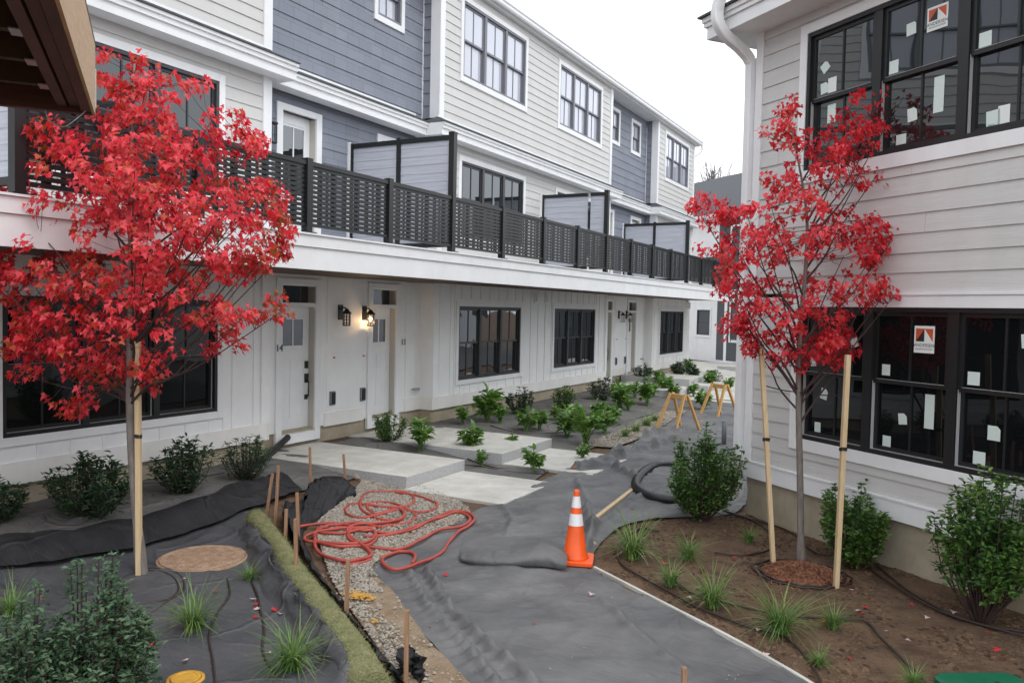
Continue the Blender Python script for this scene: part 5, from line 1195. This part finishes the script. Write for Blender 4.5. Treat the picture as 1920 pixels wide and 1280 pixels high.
# drip tubes
DR = [([(1235,1000),(1200,995),(1165,1020),(1160,1055),(1200,1085),(1265,1120),(1310,1145),(1400,1180),(1470,1200),(1520,1250),(1545,1300)], 'drip tube along the path side of the soil bed'),
 ([(1290,960),(1330,955),(1400,975),(1440,1000),(1448,1030),(1400,1045),(1340,1040)], 'drip tube looping behind the maple stake'),
 ([(1370,968),(1420,980),(1480,1000),(1530,1040),(1600,1050),(1650,1085),(1720,1130),(1800,1165),(1930,1200)], 'drip tube running behind the maple towards the right edge'),
 ([(1640,1060),(1700,1110),(1790,1160),(1860,1180),(1925,1190)], 'drip tube past the base of the large holly'),
 ([(1265,1095),(1300,1118),(1360,1135),(1420,1150),(1480,1160),(1560,1165),(1620,1170),(1650,1200),(1690,1240),(1740,1290)], 'drip tube through the row of grass clumps to the green lid'),
 ([(262,1072),(300,1072),(335,1082),(345,1110),(320,1128),(280,1138),(230,1150)], 'drip tube hooping round the big maple stake'),
 ([(268,1076),(305,1078),(328,1092),(333,1115),(300,1145),(270,1165)], 'inner drip tube loop by the big maple stake'),
 ([(425,1090),(430,1120),(405,1160),(392,1200),(398,1240),(405,1300)], 'drip tube between the two left grass clumps'),
 ([(470,1095),(482,1120),(488,1150),(495,1185),(492,1220),(500,1250),(530,1290)], 'drip tube nearest the straw roll'),
 ([(0,1180),(40,1187),(90,1200),(150,1215)], 'drip tube running into the grey green shrub'),
 ([(700,848),(760,858),(820,868),(900,878),(960,888),(1020,892)], 'drip tube between the two near stoops'),
 ([(820,835),(870,860),(930,880),(1010,882),(1023,890)], 'second drip tube between the two near stoops'),
 ([(920,800),(980,815),(1060,812),(1140,805),(1180,790),(1240,775),(1300,768)], 'drip tube along the near side of the gravel strip'),
 ([(1100,880),(1150,850),(1200,828),(1260,808),(1300,795)], 'drip tube where the path fabric meets the middle bed'),
 ([(1000,778),(1060,785),(1120,778),(1180,765)], 'drip tube between the round shrubs by the bay'),
 ([(30,950),(120,930),(230,915),(330,905),(420,890)], 'drip tube hidden along the left foundation')]
for pts, lb in DR:
    mb = MB(); P = crom([G(x, y, .028) for x, y in pts], 6); P = [p+Vector((0, 0, .006*noise.noise(p*3))) for p in P]; mb.tube(P, .0105, 6); tag(mb.build('drip_tube', M['drip'], None), lb, 'drip tube', 'drip tubes')
rc = G(1502, 1078, .02)
for rr_, lb in ((.44, 'outer drip ring round the slender maple'), (.38, 'inner drip ring round the slender maple')):
    mb = MB(); mb.tube([rc+Vector((math.cos(a*.157)*rr_*(1+.04*math.sin(a)), math.sin(a*.157)*rr_*.95, .006*math.sin(a*2))) for a in range(41)], .0105, 6, False); tag(mb.build('drip_ring', M['drip']), lb, 'drip tube')
# mulch mound
mb = MB(); mb.smooth = True; rings = 10; seg = 36
mb.vs([(rc.x, rc.y, rc.z+.085)])
for i in range(1, rings+1):
    for k in range(seg):
        a = k*2*math.pi/seg; r = i/rings*.36; mb.v.append((rc.x+math.cos(a)*r, rc.y+math.sin(a)*r, rc.z+.085*math.cos(i/rings*1.5)**1.2+.014*noise.noise(Vector((math.cos(a)*r*22, math.sin(a)*r*22, 1)))-.012))
for k in range(seg): mb.face((0, 1+k, 1+(k+1) % seg))
for i in range(rings-1):
    for k in range(seg): a = 1+i*seg+k; b = 1+i*seg+(k+1) % seg; mb.face((a, a+seg, b+seg, b))
n_ = 0
while n_ < 2600:                                # loose chips over and round the mound
    a = rnd.random()*6.283; r = .47*rnd.random()**.6; z = rc.z+(.085*math.cos(min(1, r/.36)*1.5)**1.2 if r < .36 else -.01)
    if r > .34 and rnd.random() < .7: continue
    q = Vector((rc.x+math.cos(a)*r, rc.y+math.sin(a)*r, z+.004)); d = rv(1); d.z *= .35; d = d.normalized()*rnd.uniform(.006, .024); w_ = d.cross(Vector((rnd.uniform(-.5, .5), rnd.uniform(-.5, .5), 1))).normalized()*rnd.uniform(.002, .005)
    mb.poly([q-d-w_, q+d-w_, q+d+w_, q-d+w_]); n_ += 1
tag(mb.build('mulch_mound', M['mulchleaf']), 'reddish root mound at the foot of the slender maple', kind='stuff')
# manhole, valve cover, green lid
def disc_lid(name, c, r, mt, label, cat, pattern=True, th=.014):
    T = thing(name, label, cat, c); mb = MB(); mb.lathe(c, [(r, -.03), (r, th-.004), (r-.005, th), (r-.02, th), (r-.024, th-.005), (r*.05, th-.005)], 48); mb.sm = [False]*len(mb.sm); mb.build('lid', mt, T)
    if pattern:
        mb = MB(); g = .045; k = int(r/g)
        for i in range(-k, k+1):
            for j in range(-k, k+1):
                x, y = i*g+(g/2 if j % 2 else 0), j*g*.8
                if math.hypot(x, y) < r-.07: mb.box(c[0]+x-.014, c[0]+x+.014, c[1]+y-.010, c[1]+y+.010, c[2]+th-.006, c[2]+th-.001)
        mb.build('raised_pattern', mt, T)
    mb = MB(); mb.lathe(c, [(r+.025, -.04), (r+.025, th-.010), (r+.004, th-.010)], 48); mb.f.pop(-2); mb.mi.pop(-2); mb.sm.pop(-2); mb.build('frame_ring', mt, T)
    return T
disc_lid('manhole_cover', G(380, 1052, .034), .39, M['rust'], 'large rusty manhole lid set in the grey fabric', 'manhole cover')
yc = disc_lid('valve_cover', G(348, 1280, .03), .095, M['yellow'], 'small yellow round valve lid at the lower edge of the fabric', 'valve cover', False)
gl_ = G(1850, 1293, -.02); mb = MB(); w2, h2 = .30, .17; pts = []
for cx, cy, a0 in ((w2-.08, h2-.08, 0), (-w2+.08, h2-.08, 90), (-w2+.08, -h2+.08, 180), (w2-.08, -h2+.08, 270)):
    for k in range(6): a = math.radians(a0+k*18); pts.append((cx+.08*math.cos(a), cy+.08*math.sin(a)))
ca, sa = math.cos(.55), math.sin(.55); n = len(pts)
b0 = mb.vs([(gl_.x+(x*ca-y*sa), gl_.y+(x*sa+y*ca), gl_.z-.02) for x, y in pts]); b1 = mb.vs([(gl_.x+(x*ca-y*sa), gl_.y+(x*sa+y*ca), gl_.z+.055) for x, y in pts]); b2 = mb.vs([(gl_.x+(x*ca-y*sa)*.93, gl_.y+(x*sa+y*ca)*.93, gl_.z+.068) for x, y in pts])
for a, b in ((b0, b1), (b1, b2)):
    for k in range(n): mb.face((a+k, a+(k+1) % n, b+(k+1) % n, b+k))
mb.face([b2+k for k in range(n)]); GLD = mb.build('valve_box', M['greenlid']); tag(GLD, 'green plastic irrigation box lid in the soil at lower right', 'box lid')
mb = MB(); mb.box(gl_.x+.05, gl_.x+.08, gl_.y+.04, gl_.y+.06, gl_.z+.066, gl_.z+.070); q = mb.build('lift_hole', M['ink'], GLD)
# pointed board on the fabric, brick, stones, pvc post
a, b = G(1117, 977, .035), G(1187, 922, .035); mb = MB(); d = (b-a).normalized(); mb.beam(a+d*.08, b, .055, .04); s_ = d.cross(Vector((0, 0, 1))).normalized()
k = mb.vs([a+d*.08-s_*.0275-Vector((0, 0, .02)), a+d*.08+s_*.0275-Vector((0, 0, .02)), a+d*.08+s_*.0275+Vector((0, 0, .02)), a+d*.08-s_*.0275+Vector((0, 0, .02)), a])
for f in ((0, 1, 4), (1, 2, 4), (2, 3, 4), (3, 0, 4)): mb.face([k+i for i in f])
tag(mb.build('loose_stake', M['stake']), 'pointed pine stake lying flat on the fabric behind the cone', 'stake')
bq = G(1078, 884, .045); mb = MB(); mb.box(bq.x-.05, bq.x+.05, bq.y-.04, bq.y+.04, bq.z-.03, bq.z+.035); tag(mb.build('brick', M['brick'], bevel=.004), 'half red brick on the fabric near the landing of door 13', 'brick')
def rock(px, py, s, mt, label, dz=.03, nm='stone'):
    c = G(px, py, dz); mb = MB(); mb.smooth = True; R_ = 8
    for i in range(R_+1):
        for k in range(12):
            th, ph = math.pi*i/R_, k*math.pi/6; v = Vector((math.sin(th)*math.cos(ph)*1.3, math.sin(th)*math.sin(ph)*.9, math.cos(th)*.7)); v *= s*(1+.35*noise.noise(v*1.3+Vector((px, py, 0)))); mb.v.append(tuple(c+v))
    for i in range(R_):
        for k in range(12): mb.face((i*12+k, (i+1)*12+k, (i+1)*12+(k+1) % 12, i*12+(k+1) % 12))
    tag(mb.build(nm, mt), label, 'stone')
rock(668, 898, .055, M['stone'], 'pale wedge shaped stone beside the door 14 slab')
rock(1107, 1024, .05, M['stone'], 'round tan stone behind the cone base')
rock(712, 1046, .045, M['stone'], 'tan stone beside the red hose on the gravel')
rock(681, 1232, .02, M['stone'], 'pebble on the sandy dirt near the lower stake')
pp = G(1357, 838); mb = MB(); mb.tube([pp, pp+Vector((0, 0, .50))], .045, 14); tag(mb.build('pipe_post', M['plast_grey']), 'grey plastic pipe standing upright behind the holly shrub', 'pipe')
# yellow marking paint on gravel: a thin stain sheet
def paint(px, py, rx, ry, n, label, seed):
    c = G(px, py, .058); mb = MB()
    for i in range(n):
        a = rnd.random()*6.28; r = rnd.random()**.7; x, y = math.cos(a)*r*rx, math.sin(a)*r*ry; q = c+Vector((x, y, .004+.006*rnd.random())); s_ = rnd.uniform(.006, .016)
        mb.poly([q+Vector((math.cos(k*1.257+i)*s_, math.sin(k*1.257+i)*s_, rnd.uniform(-.002, .002))) for k in range(5)])
    tag(mb.build('paint_mark', M['yellow']), label, kind='stuff')
M['yellowp'] = M['yellow']
paint(674, 1130, .16, .09, 150, 'yellow marking paint sprayed on the gravel', 1); paint(698, 1178, .04, .03, 14, 'small fleck of yellow marking paint', 2)
# sawhorses
def sawhorse(px, py, rot, label, h=.74, ln=.62, sp=.30):
    c = G(px, py); T = thing('sawhorse', label, 'sawhorse', c, 'wooden sawhorses'); cs, sn = math.cos(rot), math.sin(rot)
    X = Vector((cs, sn, 0)); Y = Vector((-sn, cs, 0)); Zv = Vector((0, 0, 1))
    mb = MB(); mb.beam(c-X*ln/2+Zv*(h-.05), c+X*ln/2+Zv*(h-.05), .04, .10); mb.build('crossbeam', M['sawh'], T, bevel=.002)
    for sx in (-1, 1):
        for sy in (-1, 1):
            mb = MB(); mb.beam(c+X*sx*(ln/2-.02)+Y*sy*.035+Zv*(h+.01), c+X*sx*(ln/2+.07)+Y*sy*sp+Zv*.0, .075, .035, up=Y); mb.build('leg', M['sawh'], T, bevel=.002)
    return T
sawhorse(1271, 808, -.62, 'sawhorse nearer the holly shrub on the path fabric', .78, .50, .33)
sawhorse(1348, 782, -.62, 'rear sawhorse nearer the white downspout', .80, .48, .33)
mb = MB(); a, b = G(1298, 792, .03), G(1318, 792, .03); mb.beam(a, b, .09, .035); tag(mb.build('board', M['sawh']), 'short orange board lying between the two sawhorses', 'board')
# fallen maple leaves
LV = [(300,1058),(330,1072),(352,1066),(345,1092),(404,1115),(478,1140),(482,1148),(516,1150),(525,1158),(480,1165),(565,1178),(346,1247),(280,1215),(505,1232),(78,1127),(60,957),(475,1130),(1001,1175),(1108,1121),(836,1084),(698,1112),(1293,1127),(1590,1105),(1597,1112),(1623,1145),(1616,1158),(1610,1152),(1645,1140),(1658,1190),(1710,1140),(1745,1087),(1737,1165),(1755,1185),(1787,1155),(1850,1192),(1880,1240),(1702,1208),(1592,1242),(1437,1236),(1510,1085),(1475,1095),(1540,1090),(1545,1172),(1558,1178),(1378,1050),(1405,1043),(1420,1188),(1868,1225),(690,1189),(1186,957),(1246,1062)]
fl = []
for kind in range(2):
    mb = MB(); leaf_maple(mb, Vector((0, -.02, .002)), Vector((0, 1, .15)), Vector((0, 0, 1)), .048)
    o = mb.build('fallen_leaf', [M['red'], M['sticker']][0] if kind == 0 else mat('pale_leaf_underside', (.50, .36, .36), .6))
    fl.append(o)
for i, (x, y) in enumerate(LV):
    k = 1 if i % 5 in (1, 3) else 0; o = fl[k] if i in (0, 1) else fl[k].copy()
    if i > 1: COL.objects.link(o)
    o.location = G(x, y, .035); o.rotation_euler = (rnd.uniform(-.3, .3), rnd.uniform(-.3, .3), rnd.random()*6.28); sc = rnd.uniform(.7, 1.2); o.scale = (sc, sc, sc)
    tag(o, 'small fallen red maple leaf on the ground' if k == 0 else 'small fallen maple leaf showing its pale underside on the ground', 'leaf', 'fallen red leaves' if k == 0 else 'fallen pale leaves')
for o in bpy.data.objects:
    if '_wo' in o: del o['_wo']
